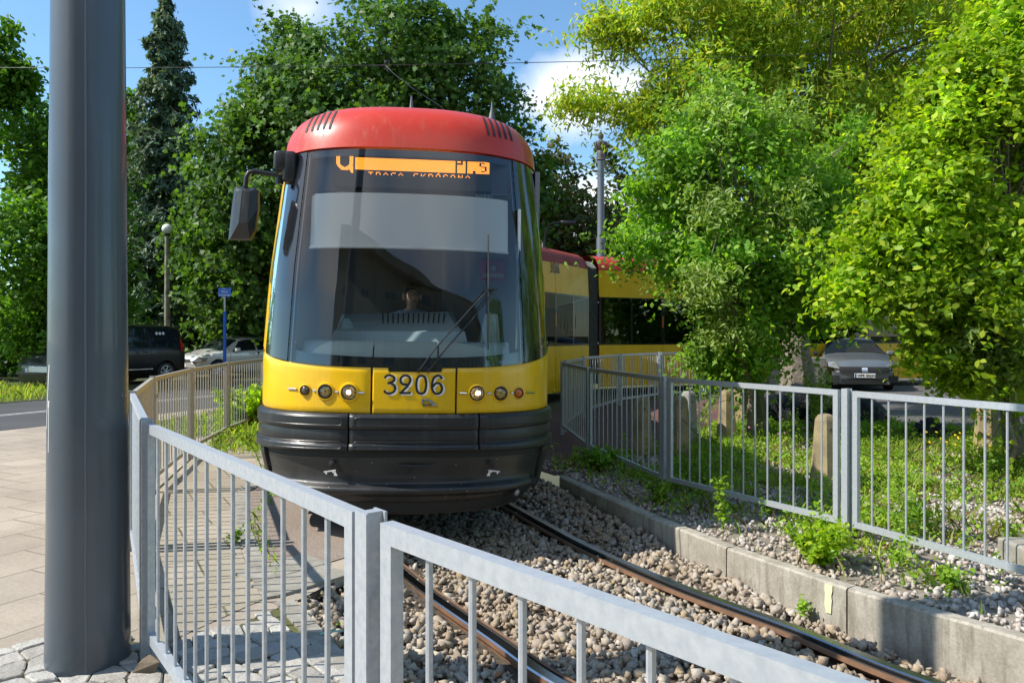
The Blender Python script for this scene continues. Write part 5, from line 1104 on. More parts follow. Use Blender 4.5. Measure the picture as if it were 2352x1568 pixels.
# upper right: yellowing ash-leaved maple
rt = (6.25, 16.8, 0)
tree('ash_leaved_maple', 'large yellow-green tree spreading over the upper right of the picture',
     [bl(1620, 60, 190, 110, 14.5), bl(1850, 20, 230, 150, 15), bl(2100, 90, 230, 170, 15.5), bl(1600, 200, 110, 70, 14, 1.2), bl(1480, 150, 60, 50, 14, .6), bl(1420, 60, 70, 30, 14, .5), bl(1500, 260, 60, 35, 14, .5), bl(1350, 232, 62, 18, 14, .3), bl(1330, 236, 50, 14, 14, .25), bl(1370, 228, 60, 18, 14, .3), bl(1310, 238, 36, 10, 14, .2), bl(1400, 225, 50, 20, 14, .3), bl(1400, 70, 50, 22, 14, .4), bl(1380, 60, 36, 14, 14, .3), bl(1440, 100, 40, 30, 14, .4), bl(1460, 250, 50, 30, 14, .4), bl(1480, 300, 40, 25, 14, .3), bl(1800, 260, 220, 120, 15), bl(2050, 330, 200, 150, 15.8), bl(2280, 60, 120, 150, 16), bl(1560, 10, 90, 40, 14, .8), bl(1900, 420, 150, 120, 16)],
     3300, 36, .115, L_ash, 51, rt, (6.3, 16.2, 8.5), .34, shape=NARROW, cr=.36, shell=(.5, 1.05), nb=90, up=.3, out=.5, sprays=700, gap=-1.3, droop=1.1, bm_=bark_pale, flat=1.0, trunk_pts=[(6.3, 16.8, 0), (6.2, 16.8, 1.2), (6.35, 16.7, 2.6), (6.0, 16.4, 4.2), (5.6, 16, 6), (5.8, 15.6, 8), (6, 15.4, 9.5)])
# middle shrubby tree
tree('bushy_sapling', 'bushy mid-green tree in front of the second tram section, beside the bollards',
     [bl(1680, 400, 150, 140, 11.3), bl(1590, 520, 110, 110, 11), bl(1700, 560, 200, 150, 11.5), bl(1700, 715, 90, 105, 11.2), bl(1780, 720, 120, 120, 11.5), bl(1850, 480, 110, 130, 11.8), bl(1490, 450, 45, 50, 10.8, .4), bl(1550, 350, 60, 50, 11, .5), bl(1680, 810, 90, 60, 11.3, .6), bl(1860, 660, 90, 130, 12), bl(1450, 600, 36, 14, 10.9, .2), bl(1880, 300, 90, 70, 12), bl(1690, 845, 70, 35, 11.6, .5), bl(1740, 800, 90, 45, 12.2, .5), bl(1450, 540, 40, 20, 10.8, .3), bl(1640, 260, 60, 60, 11.2, .5)],
     2300, 32, .078, L_mid, 61, (3.7, 11.4, 0), (3.7, 11.6, 4.2), .10, cr=.25, nb=70, rb=.02, sprays=500, up=.45, out=.8, shell=(.45, 1.06), bm_=bark_pale, trunk_pts=[(3.75, 11.5, 0), (3.6, 11.5, 1.2), (3.3, 11.4, 2.4), (3.1, 11.3, 3.4), (2.9, 11.2, 4.2)])
tree('olive_shrub', 'pale olive upright shoots growing through the bushy tree on the right',
     [bl(1780, 330, 120, 120, 11.0, .5), bl(1640, 300, 60, 110, 10.8, .5), bl(1720, 480, 150, 100, 10.5, .5), bl(1630, 640, 70, 55, 10.4, .4), bl(1680, 775, 65, 70, 10.5, .4)],
     420, 30, .085, L_willow, 62, (3.3, 10.9, 0), (3.3, 10.9, 3.8), .05, cat='shrub', cr=.22, nb=60, rb=.012, shape=NARROW, droop=.6, shell=(.3, 1.04), bm_=bark_pale)
# near bright lime
tree('bright_lime_tree', 'bright yellow-green broad-leaved tree filling the right edge, over the grey saloon',
     [bl(2250, 330, 200, 170, 8.6), bl(2130, 480, 170, 130, 8.4), bl(2290, 600, 220, 180, 8.6), bl(2060, 640, 120, 90, 8.2, .6), bl(2160, 720, 140, 80, 8.2, .7), bl(2390, 160, 170, 170, 8.8), bl(2330, 60, 90, 90, 8.8, .6), bl(2000, 560, 60, 40, 8.1, .3), bl(2160, 805, 50, 35, 8.1, .4), bl(2390, 780, 150, 70, 8.6, .7), bl(2230, 830, 50, 30, 8.2, .3), bl(2480, 500, 150, 300, 9), bl(2260, 860, 70, 30, 8.3, .35), bl(2340, 880, 80, 35, 8.5, .4), bl(2180, 200, 60, 60, 8.5, .5), bl(1960, 640, 40, 30, 8.1, .3), bl(2030, 470, 50, 50, 8.2, .4), bl(1985, 705, 50, 18, 8.1, .25), bl(2250, 130, 50, 50, 8.6, .4)],
     3300, 28, .076, L_bright, 71, (5.9, 8.9, 0), (5.7, 8.8, 4.2), .10, cr=.24, sprays=800, nb=90, rb=.016, shell=(.5, 1.04), up=.8, out=.3, rnd_=.65, bm_=bark_pale)
tree('olive_shrub', 'drooping olive-green shoots under the bright tree at the right edge',
     [bl(2230, 800, 90, 70, 8.0, .4), bl(2330, 760, 80, 110, 8.2, .5), bl(2320, 860, 70, 45, 8.0, .4), bl(2180, 860, 40, 25, 8.0, .3)],
     230, 30, .075, L_willow, 72, (5.3, 8.2, 0), (5.2, 8.2, 1.9), .03, cat='shrub', cr=.17, nb=40, rb=.008, shape=NARROW, droop=.9, shell=(.3, 1.04), sprays=160, bm_=bark_pale)
# background tree belt closing the horizon
for i, (x, y, r_, h, lb) in enumerate([(-26, 34, 5, 7, 'dense green tree at the far left beyond the road'), (-17, 34, 5, 7.5, 'dense green tree behind the black van'), (-8, 40, 5, 6.5, 'far green tree behind the spruce'), (0, 44, 5.5, 7, 'far green tree hidden mostly by the tram roof'), (9, 50, 6, 8, 'distant green tree behind the rear tram sections'), (20, 52, 6, 7, 'distant green tree beyond the parked saloon'), (-36, 30, 6, 8, 'outermost green tree on the left horizon'), (-21, 27, 3.6, 4.5, 'low broad tree left of the black van')]):
    tree('background_tree', lb, [(x, y, h*.62, r_, r_*.8, h*.42), (x-r_*.5, y, h*.4, r_*.6, r_*.6, h*.4), (x+r_*.5, y, h*.42, r_*.6, r_*.6, h*.4)], 300, 26, .34, L_maple if i % 2 else L_left, 80+i, (x, y, 0), (x, y, h*.7), .3, cr=.9, nb=14, group='trees beyond the road and yard')
# undergrowth beneath the big trees: hedge mass
def hedge(label, x0, y0, x1, y1, h, mat, seed, n=200):
    root = empty('hedge', ((x0+x1)/2, (y0+y1)/2, 0)); tag(root, label, 'hedge'); k = 7
    crown('foliage', [(x0+(x1-x0)*i/k, y0+(y1-y0)*i/k, h*.45, 1.1+abs(x1-x0)/k*.5, .8, h*.55) for i in range(k+1)], n, 30, .15, mat, seed, root, cr=.45)
hedge('dark undergrowth behind the parked van and hatchback', -18, 33, -3, 37, 3.6, L_maple, 95, 420)
hedge('dark undergrowth behind the van at the far left', -30, 27, -15.5, 28.5, 3.0, L_left, 96, 380)
hedge('shrubs behind the yard at the far right', 14, 34, 30, 36, 2.6, L_maple, 97, 240)

for i, (x, y, r_, h, lb) in enumerate([(15.5, 15.0, 2.8, 7.5, 'unseen leafy tree added beyond the right edge to darken reflections in the tram windows'), (18.5, 9, 3, 8, 'unseen leafy tree added right of the viewpoint to turn the tram corner glass green'), (17, -6, 3, 8, 'unseen leafy tree added right behind the viewpoint to darken reflections in the tram')]):  # out-of-view trees, added to darken and green what the tram glass reflects
    tree('background_tree', lb, [(x, y, h*.58, r_, r_, h*.42), (x-r_*.5, y+.6, h*.35, r_*.7, r_*.7, h*.33)], 300, 26, .30, L_mid, 180+i, (x, y, 0), (x, y, h*.7), .2, cr=.7, nb=14, group='unseen trees added for the tram reflections')
# ================================================================= parked vehicles
def interp(tb_, x):
    xs = [p[0] for p in tb_]; return float(np.interp(x, xs, [p[1] for p in tb_]))
def sm(tb_, x, e=.06): return (interp(tb_, x-e)+interp(tb_, x)*2+interp(tb_, x+e))/4
def car(loc, heading, spec, label, paint, plate=None, detail=True, name='parked_car', cat='car', blue=True):
    ang = math.atan2(heading[1], heading[0]); root = empty(name, (loc[0], loc[1], loc[2] if len(loc) > 2 else 0), (0, 0, ang)); tag(root, label, cat)
    L, W, prof, belt, wid, win, wb, rw = spec['L'], spec['W'], spec['top'], spec['belt'], spec['wid'], spec['win'], spec['wb'], spec['rw']
    x0, x1 = -L/2, L/2
    def sec(x, v, off=0.0):          # v in -1..1 across, 0 = top centre
        s = -1 if v < 0 else 1; q = abs(v); tz = sm(prof, x); bz = min(sm(belt, x), tz-.03); hw = W/2*sm(wid, x); cab = max(0, min(1, (tz-bz-.08)/.35)); rwid = hw*(1-.20*cab) if cab > 0 else hw
        K = [(0, 0, tz), (.25, rwid*.55, tz-.012-.01*cab), (.36, rwid*.86, tz-.05), (.42, rwid*.95, tz-.05-.05*cab-.02), (.60, hw*.985, bz), (.68, hw, bz-.10), (.82, hw*.99, (bz+.2)/2), (.93, hw*.955, .30), (1.0, hw*.86, .20)]
        y = float(np.interp(q, [k[0] for k in K], [k[1] for k in K])); z = float(np.interp(q, [k[0] for k in K], [k[2] for k in K]))
        if off: y += off*(1 if q > .3 else 0); z += off*(1 if q < .45 else 0)
        return Vector((x, s*y, z))
    nx, nv = 44, 40; mb = MB(); V = [[sec(x0+(x1-x0)*(.5-.5*math.cos(math.pi*i/nx)), -1+2*j/nv) for j in range(nv+1)] for i in range(nx+1)]
    # round the nose and tail in plan
    for i in range(nx+1):
        x = V[i][0].x
        for j in range(nv+1):
            p = V[i][j]; yy = abs(p.y)/(W/2); c = .16*yy**3; 
            e = max(0, 1-(x1-abs(x))/.7) if True else 0
            p.x -= math.copysign(c*e, x)
    vs = [p for r_ in V for p in r_]; m = nv+1
    fs = [(i*m+j, i*m+j+1, (i+1)*m+j+1, (i+1)*m+j) for i in range(nx) for j in range(nv)]+[(i*m+nv, i*m, (i+1)*m, (i+1)*m+nv) for i in range(nx)]+[tuple(range(m)), tuple(nx*m+k for k in range(m-1, -1, -1))]
    mb.add(vs, fs)
    me = bpy.data.meshes.new('tmp'); me.from_pydata(mb.v, [], mb.f); bm = bmesh.new(); bm.from_mesh(me); bmesh.ops.recalc_face_normals(bm, faces=bm.faces); bm.to_mesh(me); bm.free()
    bo = bpy.data.objects.new('body', me); COL.objects.link(bo); cut = []
    for cx_ in (wb[0], wb[1]):
        cm_ = MB(); cm_.lathe([(rw+.055, -W*.6), (rw+.055, W*.6)], 32, Matrix.Translation((cx_, 0, rw)) @ Matrix.Rotation(R(90), 4, 'X')); co_ = cm_.build('cut', M_['dark']); cut.append(co_)
        md = bo.modifiers.new('b', 'BOOLEAN'); md.operation = 'DIFFERENCE'; md.object = co_; md.solver = 'EXACT'
    dg = bpy.context.evaluated_depsgraph_get(); m2 = bpy.data.meshes.new_from_object(bo.evaluated_get(dg)); bpy.data.objects.remove(bo)
    for c in cut: bpy.data.objects.remove(c)
    m2.materials.clear(); m2.materials.append(paint); bm = bmesh.new(); bm.from_mesh(m2)
    for e in bm.edges: e.smooth = len(e.link_faces) == 2 and e.calc_face_angle(0) < R(32)
    for f in bm.faces: f.smooth = True
    bm.to_mesh(m2); bm.free(); link(bpy.data.objects.new('body', m2), root)
    def onb(x, v, off):
        p = sec(x, v, off); yy = abs(p.y)/(W/2); e = max(0, 1-(x1-abs(p.x))/.7); p.x -= math.copysign(.16*yy**3*e, p.x); return p
    gls = pm('car_glass', (.012, .018, .022), .04, 0, coat=.3, spec=.8)
    def pane(nm, pts_x, v0, v1, mat=gls, off=.006, par=root, n=10):
        mb = MB(); (xa0, xb0), (xa1, xb1) = pts_x
        mb.grid(lambda u, w: onb((xa0+(xb0-xa0)*u)*(1-w)+(xa1+(xb1-xa1)*u)*w, v0+(v1-v0)*w, off), n, 6); return mb.build(nm, mat, par, smooth=True)
    for s in (-1, 1):
        for (a, b, c, d) in win['side']: pane('side_window', ((a, b), (c, d)), s*.585, s*.425)
    def screen(nm, xb, xt):
        mb = MB()
        mb.grid(lambda u, w: onb(xb+(xt-xb)*w, -.40+.80*u, .008), 20, 8); mb.build(nm, gls, root, smooth=True)
    screen('windscreen', *win['front']); screen('rear_window', *win['rear'])
    tyre = M_['rubber']; rim = pm('wheel_rim', (.42, .43, .44), .3, .7)
    for cx_ in wb:
        for s in (-1, 1):
            Mx = Matrix.Translation((cx_, s*(W/2-.105), rw)) @ Matrix.Rotation(R(90)*-s, 4, 'X'); mb = MB(); mb.lathe([(rw*.66, -.09), (rw*.97, -.09), (rw, -.06), (rw, .06), (rw*.97, .09), (rw*.70, .095), (rw*.66, .07)], 30, Mx, cap=False); wh = mb.build('wheel', tyre, root, smooth=True)
            mb = MB(); mb.lathe([(rw*.69, .085), (rw*.64, .085), (rw*.60, .03), (.0, .02)], 30, Mx, cap=False); mb2 = MB(); mb.cur = 0
            mb.build('rim_well', pm('rim_well', (.05, .05, .05), .6), wh, smooth=True); mb = MB()
            for k in range(7):
                a = k*2*math.pi/7; Mk = Mx @ Matrix.Rotation(a, 4, 'Z'); mb.box(.02, rw*.66, -.024, .024, .05, .082, Mk)
            mb.lathe([(rw*.68, .06), (rw*.70, .092), (rw*.64, .095), (rw*.62, .06)], 30, Mx, cap=False); mb.lathe([(.06, .05), (.055, .09), (0, .095)], 14, Mx, cap=False); mb.build('rim', rim, wh)
    mb = MB(); mb.box(x0+.25, x1-.25, -W/2+.18, W/2-.18, .16, .34); mb.build('underside', M_['dark'], root)
    # headlights, grille, tail lights, mirrors, handles
    hl_ = spec['hl']; lampm = pm('car_headlight', (.30, .31, .32), .08, .5, coat=.8); dk = pm('car_dark_trim', (.02, .02, .022), .4)
    fx = x1
    def fpt(y, z, off=0):            # point on nose at width y height z
        yy = abs(y)/(W/2); return Vector((x1-.16*yy**3-.10*max(0, (z-.55))/.4*1.2-.02+off, y, z))
    for s in (-1, 1):
        pts = [(s*W/2*a, z) for a, z in hl_]; mb = MB(); f_ = [fpt(y, z, .045) for y, z in pts]; b_ = [fpt(y, z, -.15) for y, z in pts]; m = len(pts)
        mb.add(f_+b_, [tuple(range(m))]+[(i, (i+1) % m, m+(i+1) % m, m+i) for i in range(m)]); mb.build('headlight', lampm, root)
        mb = MB(); mb.grid(lambda u, w: onb(x0+.03+.20*u, s*(.49+.13*w), .012), 6, 6); mb.build('tail_light', pm('tail_red', (.5, .01, .008), .15, coat=.6), root)
        mx = spec['mir']; mb = MB(); mb.rbox(mx-.07, mx+.07, s*(W/2+.02)-.03*0 if s > 0 else s*(W/2+.22), s*(W/2+.22) if s > 0 else s*(W/2+.02), spec['mz'], spec['mz']+.14, .045); mb.build('mirror', spec.get('mirmat', paint), root, smooth=True)
        for hx in spec['hand']:
            p = onb(hx, s*.66, .012); mb = MB(); mb.rbox(p.x-.09, p.x+.09, p.y-.018, p.y+.018, p.z-.015, p.z+.015, .01); mb.build('door_handle', spec.get('hmat', paint), root)
        for dxs in spec['doors']:
            mb = MB(); P_l = [onb(dxs, s*v, .0035) for v in np.linspace(.43, .93, 10)]; mb.tube(P_l, .004, 4, False); mb.build('door_seam', M_['dark'], root)
    for (y0, y1, z0, z1, nm, mt) in spec['front']:
        mb = MB(); mb.grid(lambda u, v: fpt(y0+(y1-y0)*u, z0+(z1-z0)*v, .05), 12, 2); mb.grid(lambda u, v: fpt(y1+(y0-y1)*u, z0+(z1-z0)*v, .0), 12, 2); mb.build(nm, {'d': dk, 'c': M_['chrome'], 'p': paint}[mt], root)
    if plate:
        z = spec['pz']; mb = MB(); mb.rbox(fx+.03, fx+.05, -.26, .26, z-.056, z+.056, .006); pl = mb.build('number_plate', M_['white'], root)
        mb = MB(); mb.box(fx+.049, fx+.0525, -.255, -.215, z-.05, z+.05); mb.build('blue_band', pm('plate_blue', (.01, .06, .35), .5), pl)
        MT = Matrix.Translation((fx+.052, .03, z-.004)) @ Matrix.Rotation(R(90), 4, 'Z') @ Matrix.Rotation(R(90), 4, 'X'); text_obj('plate_lettering', plate, .095, M_['inkblack'], MT, pl, .001, sx=.9, bold=.002)
    return root
def loc_from_near(nx_, ny_, h, halfw, back):     # near-side front hub -> vehicle centre
    h = Vector(h).normalized(); left = Vector((-h.y, h.x)); c = Vector((nx_, ny_))-left*halfw-h*back; return (c.x, c.y)
van = dict(L=4.6, W=1.85, wb=(1.42, -1.42), rw=.325, top=[(-2.35, 1.05), (-2.28, 1.55), (-2.15, 1.78), (-1.7, 1.85), (.2, 1.86), (.55, 1.80), (1.35, 1.20), (1.5, 1.14), (2.1, .98), (2.27, .80), (2.32, .55)],
           belt=[(-2.35, 1.0), (-1.5, 1.08), (1.2, 1.03), (1.5, 1.0), (2.3, .75)], wid=[(-2.35, .88), (-2.1, .97), (-1, 1), (1.3, 1), (1.9, .97), (2.3, .84)],
           win=dict(side=[(-2.0, -.92, -1.98, -.92), (-.80, .12, -.80, .12), (.22, 1.18, .22, .62)], front=(1.38, .62), rear=(-2.33, -2.24)), hl=[(.62, .66), (.95, .80), (.97, .70), (.9, .60), (.65, .60)], tl=(1.0, 1.5), mir=.98, mz=1.02, hand=(-.65, .35), doors=(-.86, .17, 1.25),
           front=[(-.6, .6, .40, .58, 'grille', 'd'), (-.7, .7, .64, .675, 'chrome_strip', 'd')], pz=.52, mirmat=M_['black'], hmat=M_['black'])
darkp = pm('black_car_paint', (.010, .010, .010), .3, 0, coat=.25)
hv = Vector((-.454, -.891)).normalized(); lc = loc_from_near(-12.3, 21.97, hv, .92, 1.42)
vn_ = car(lc, hv, van, 'black people carrier parked nose-out beyond the road, half hidden by the mast', darkp, 'WE 2FT', name='parked_van', cat='van')
mb = MB(); mb.rbox(2.35, 2.38, .0, .85, .47, .64, .012); sheet_ = mb.build('white_cloth', M_['white']); tag(sheet_, 'white cloth hanging over the number plate of the black van', 'cloth')
sheet_.location = (lc[0], lc[1], .0); sheet_.rotation_euler = (0, 0, math.atan2(hv.y, hv.x))
for k in range(3):
    mb = MB(); mb.lathe([(.05, 0), (.05, .004)], 14, Matrix.Translation((-1.10-.12*k, .845+.002*k, 1.56)) @ Matrix.Rotation(R(-80), 4, 'X')); mb.build('window_sticker', M_['white'], vn_)
mb = MB(); mb.box(-.9, .9, .935, .942, .44, .47); mb.build('sill_trim', M_['chrome'], vn_)
hatch = dict(L=4.2, W=1.78, wb=(1.30, -1.28), rw=.315, top=[(-2.12, .75), (-2.06, 1.0), (-1.85, 1.22), (-1.5, 1.40), (-.7, 1.475), (.1, 1.47), (.5, 1.37), (1.12, 1.0), (1.3, .965), (1.9, .82), (2.06, .68), (2.12, .5)],
             belt=[(-2.12, .8), (-1.5, .96), (1.1, .90), (1.5, .85), (2.1, .62)], wid=[(-2.12, .84), (-1.8, .95), (-1, 1), (1.1, 1), (1.7, .96), (2.12, .80)],
             win=dict(side=[(-1.72, -1.25, -1.45, -1.20), (-1.18, -.35, -1.12, -.35), (-.27, .78, -.27, .36)], front=(1.10, .42), rear=(-2.0, -1.62)), hl=[(.50, .60), (.80, .76), (.98, .74), (.96, .62), (.7, .56)], tl=(.72, .92), mir=.62, mz=.92, hand=(-.95, -.05), doors=(-.31, .82, -1.22),
             front=[(-.42, .42, .60, .68, 'grille', 'd'), (-.55, .55, .27, .40, 'lower_grille', 'd'), (-.06, .06, .60, .70, 'badge', 'c')], pz=.47)
silver = pm('silver_car_paint', (.60, .60, .57), .3, .25, coat=.8)
hh = Vector((-.55, -.84)).normalized(); lg = loc_from_near(-10.15, 26.6, hh, .89, 1.30)
car(lg, hh, hatch, 'silver five-door hatchback parked behind the black van beyond the road', silver, 'WX 4451')
# the grey saloon on the right
sal = dict(hatch); sal.update(L=4.5, W=1.80, top=[(-2.27, .85), (-2.2, 1.02), (-1.6, 1.08), (-.9, 1.40), (-.3, 1.48), (.1, 1.47), (.5, 1.36), (1.12, 1.0), (1.3, .98), (1.95, .84), (2.18, .70), (2.27, .5)], front=[(-.62, .62, .50, .66, 'grille', 'd'), (-.55, .55, .22, .32, 'lower_grille', 'd'), (-.86, -.62, .24, .42, 'fog_lamp_recess', 'd'), (.62, .86, .24, .42, 'fog_lamp_recess', 'd'), (-.07, .07, .52, .64, 'badge', 'c')], hl=[(.55, .62), (.80, .80), (.99, .78), (.97, .66), (.7, .60)], pz=.43)
greyp = pm('grey_car_paint', (.17, .19, .20), .25, .4, coat=1.0)
p0 = P(1985, 0, 20.5); hs = Vector((-.22, -.975)).normalized(); car((p0.x+hs.x*-2.2, 20.5-hs.y*2.2), hs, sal, 'dark grey saloon parked facing the camera under the bright tree on the right', greyp, 'WPR 0063H')
car((16.6, 28.5), (-.75, -.66), hatch, 'white hatchback glimpsed through the leaves behind the grey saloon', pm('white_car_paint', (.75, .75, .75), .25, 0, coat=.8))
# ================================================================= street furniture
b = P(384, 770, 28); r0 = empty('globe_lamp', (b.x, 28, 0)); tag(r0, 'slim concrete lamp post topped by a white glass globe', 'street lamp')
mb = MB(); mb.tube([(0, 0, -.1), (0, 0, 2), (0, 0, 5.14)], [.11, .10, .08], 10); mb.build('post', pm('lamp_concrete', (.34, .32, .24), .9, 0, c2=(.11, .105, .07), vs=4, bmp=.5, bs=60), r0, smooth=True)
mb = MB(); mb.lathe([(.09, 5.12), (.11, 5.16), (.11, 5.2)], 12); mb.build('collar', M_['black'], r0)
mb = MB(); mb.lathe([(.19*math.sin(t*math.pi/12), 5.37-.19*math.cos(t*math.pi/12)) for t in range(13)], 20, cap=False); mb.build('globe', pm('opal_glass', (.82, .80, .74), .2, 0, coat=.5), r0, smooth=True)
b = P(516, 770, 24.0); r0 = empty('street_sign', (b.x, 24, 0)); tag(r0, 'blue street name plate on a blue and grey pole above the silver hatchback', 'street sign')
mb = MB(); mb.tube([(0, 0, -.1), (0, 0, 2.25)], .05, 10); mb.build('sleeve', pm('sign_blue', (.01, .10, .50), .4), r0, smooth=True); mb = MB(); mb.tube([(0, 0, 2.25), (0, 0, 2.72)], .028, 8); mb.build('pole', M_['galv'], r0)
mb = MB(); mb.rbox(-.20, .20, -.02, .02, 2.70, 2.98, .01); pl = mb.build('name_plate', pm('plate_blue2', (.01, .12, .50), .4), r0)
for tx, z, s_ in (('Skwer', 2.94, .05), ('Alfonsa', 2.86, .085), ('Grotowskiego', 2.76, .08)): text_obj('plate_lettering', tx, s_, M_['white'], Matrix.Translation((0, -.024, z)) @ FRONT, pl, .001, sx=.82)
# ornate mast behind the tram
b = P(1380, 770, 24); r0 = empty('ornate_mast', (b.x, 24, 0)); tag(r0, 'grey traction mast with a fluted ornamental urn on top, behind the tram', 'mast')
mb = MB(); mb.tube([(0, 0, 0), (0, 0, 4.5), (0, 0, 4.6), (0, 0, 7.0)], [.15, .145, .115, .105], 16); mb.build('shaft', pm('ornate_mast_paint', (.10, .125, .15), .4, 0, coat=.2), r0, smooth=True)
mb = MB(); zt = 6.95; mb.lathe([(.11, zt), (.14, zt+.03), (.12, zt+.06), (.13, zt+.22), (.12, zt+.28), (.10, zt+.32), (.15, zt+.38), (.20, zt+.50), (.20, zt+.56), (.13, zt+.60), (.06, zt+.64), (.05, zt+.67), (.09, zt+.74), (.085, zt+.82), (.03, zt+.88), (.02, zt+.95), (0, zt+.96)], 20)
mb.build('urn_finial', pm('finial_grey', (.10, .095, .095), .6, bmp=.3, bs=30), r0, smooth=True)
for k in range(10):
    a = k*math.pi/5; mb = MB(); mb.tube([(math.cos(a)*q, math.sin(a)*q, zt+h) for q, h in ((.12, .34), (.165, .40), (.205, .50), (.19, .58))], .018, 6); mb.build('flute', bpy.data.materials['finial_grey'], r0, smooth=True)
mb = MB(); mb.tube([(-.9, -.2, 4.55), (0, 0, 4.5), (1.9, .5, 4.48)], .015, 6); mb.build('bracket_arm', M_['black'], r0)
p = P(1292, 516, 27); r0 = empty('street_lamp', (p.x, 27, 0)); tag(r0, 'dark street lamp head peeping over the rear tram roof', 'street lamp'); mb = MB(); mb.tube([(-.6, .4, 0), (-.6, .4, p.z-.3), (-.45, .3, p.z+.05), (0, 0, p.z+.12)], .045, 8); mb.build('pole', M_['black'], r0, smooth=True); mb = MB(); mb.rbox(-.05, .45, -.1, .1, p.z, p.z+.14, .05); mb.build('lamp_head', M_['black'], r0, smooth=True)
# overhead wires
def wire(label, pts, r=.006, col=None):
    mb = MB(); mb.tube(pts, r, 5); o = mb.build('overhead_wire', col or M_['black'], smooth=True); tag(o, label, 'wire', 'overhead wires'); return o
def catn(a, b, sag, n=14): return [Vector(a).lerp(Vector(b), i/n)-Vector((0, 0, sag*4*(i/n)*(1-i/n))) for i in range(n+1)]
ja, jb = P(885, 150, 12), P(890, 148, 12)
wire('long span wire crossing the sky from the left edge to the joint above the tram', catn(P(-900, 140, 14), ja, .08))
wire('span wire running right from the joint above the tram across the yellow-green tree', catn(ja, P(2900, 70, 13), .1))
wire('steep wire rising from the joint above the tram to the top edge', catn(ja, P(985, -60, 11), .02), .005)
wire('thin wire dropping from the joint towards the tram roof', [ja, P(905, 170, 11.8), P(950, 205, 10.5), P(1010, 243, 9.0), P(1100, 330, 12.5)], .004)
wire('faint low wire passing in front of the spruce', catn(P(300, 292, 18), P(600, 340, 22), .1), .006)
wire('wire behind the ornate mast ending in the bushy tree', catn(P(1180, 320, 26), P(1560, 450, 22), .1), .008)
mb = MB(); mb.tube([P(858, 152, 12), ja], .012, 6); mb.lathe([(.0, -.03), (.04, -.02), (.045, .02), (.0, .03)], 10, Matrix.Translation(P(889, 143, 12)), cap=False); mb.tube([ja, P(892, 165, 12)], .015, 6); o = mb.build('wire_clamp', M_['black']); tag(o, 'dark clamp joining the overhead wires above the tram', 'wire clamp')
# ================================================================= concrete bollards
bolm, t, b = newmat('bollard_concrete'); n1 = noise(t, 5, 5); n2 = noise(t, 90, 3, .8); c = mixc_(t, ramp(t, n1.outputs[0], [(.38, 0.0), (.62, 1.0)]), (.36, .285, .15), (.23, .185, .11)); c = mixc_(t, 1.0, c, ramp(t, n2.outputs[0], [(.3, .75), (.65, 1.15)]), 'MULTIPLY')
t.links.new(c, b.inputs['Base Color']); b.inputs['Roughness'].default_value = .95; bump(t, b, n2.outputs[0], .7, .006)
grbol = pm('grey_bollard', (.33, .32, .30), .9, 0, c2=(.22, .21, .19), vs=7, bmp=.6, bs=80)
def bollard(x, y, label, h=.80, base=True, rot=.3, tilt=0, mat=bolm, rnd_=False, k=1):
    r0 = empty('concrete_bollard', (x, y, 0), (0, tilt, rot)); tag(r0, label, 'bollard', 'concrete bollards on the right')
    mb = MB(); n = 6 if not rnd_ else 20
    pr = [(.165*k, .0), (.155*k, .10), (.105*k, h-.07), (.100*k, h-.05), (.075*k, h-.015), (.04*k, h+.0), (0, h+.003)] if not rnd_ else [(.16*k, .0), (.15*k, .2), (.14*k, h-.12), (.12*k, h-.05), (.07*k, h-.01), (0, h)]
    mb.lathe(pr, n, cap=False); mb.build('shaft', mat, r0, smooth=True, sharp=25)
    mb = MB(); mb.lathe([(.012, 0), (.012, .004)], 10, Matrix.Translation((-.02, -.106*k if not rnd_ else -.14*k, h-.14)) @ Matrix.Rotation(R(90), 4, 'X')); 
    if not rnd_: mb.build('wire_hole', M_['dark'], r0)
    if base: mb = MB(); mb.rbox(-.27, .27, -.24, .24, -.15, .03, .02); mb.build('footing', M_['concrete'], r0)
bollard(1.62, 9.55, 'shaded brown bollard, first behind the railing beside the brick paving', .74)
bollard(2.05, 9.40, 'shaded bollard standing just right of the first one behind the railing', .76, rot=.1)
bollard(2.38, 10.5, 'pale leaning bollard half hidden behind the second shaded one', .74, rot=.5, tilt=R(4), mat=grbol)
bollard(2.99, 10.7, 'sunlit yellowish bollard in the middle of the weeds, with dark top edge', .74, rot=.2)
bollard(3.75, 12.6, 'bollard directly behind the sunlit yellowish one', .82, rot=.4)
bollard(4.2, 14.8, 'pale grey round bollard at the foot of the bushy tree', .82, rot=0, mat=grbol, rnd_=True, base=False)
bollard(4.45, 14.0, 'grey round-topped bollard beside the black rubbish bags', .86, rot=0, mat=grbol, rnd_=True, base=False)
bollard(3.04, 7.45, 'tall brown bollard on a concrete footing right behind the double railing post', .74, rot=.25)
bollard(6.15, 9.95, 'brown bollard at the far right beside the yellow flowers', .74, rot=.35)
mb = MB(); mb.rbox(3.28, 3.75, 4.85, 5.2, -.1, .14, .02); o = mb.build('concrete_block', M_['concrete']); tag(o, 'grey concrete block at the right edge under the railing', 'concrete block')
mb = MB(); mb.rbox(7.0, 8.55, 20.9, 21.15, 0, .9, .02); o = mb.build('low_wall', M_['concrete']); tag(o, 'low rough concrete wall between the bushy tree and the grey saloon', 'wall')
def loosewire(label, pts, r=.004): mb = MB(); mb.tube(smooth_path3(pts), r, 5); o = mb.build('strung_wire', pm('rusty_wire', (.10, .08, .07), .7), smooth=True); tag(o, label, 'wire', 'wires strung between the bollards')
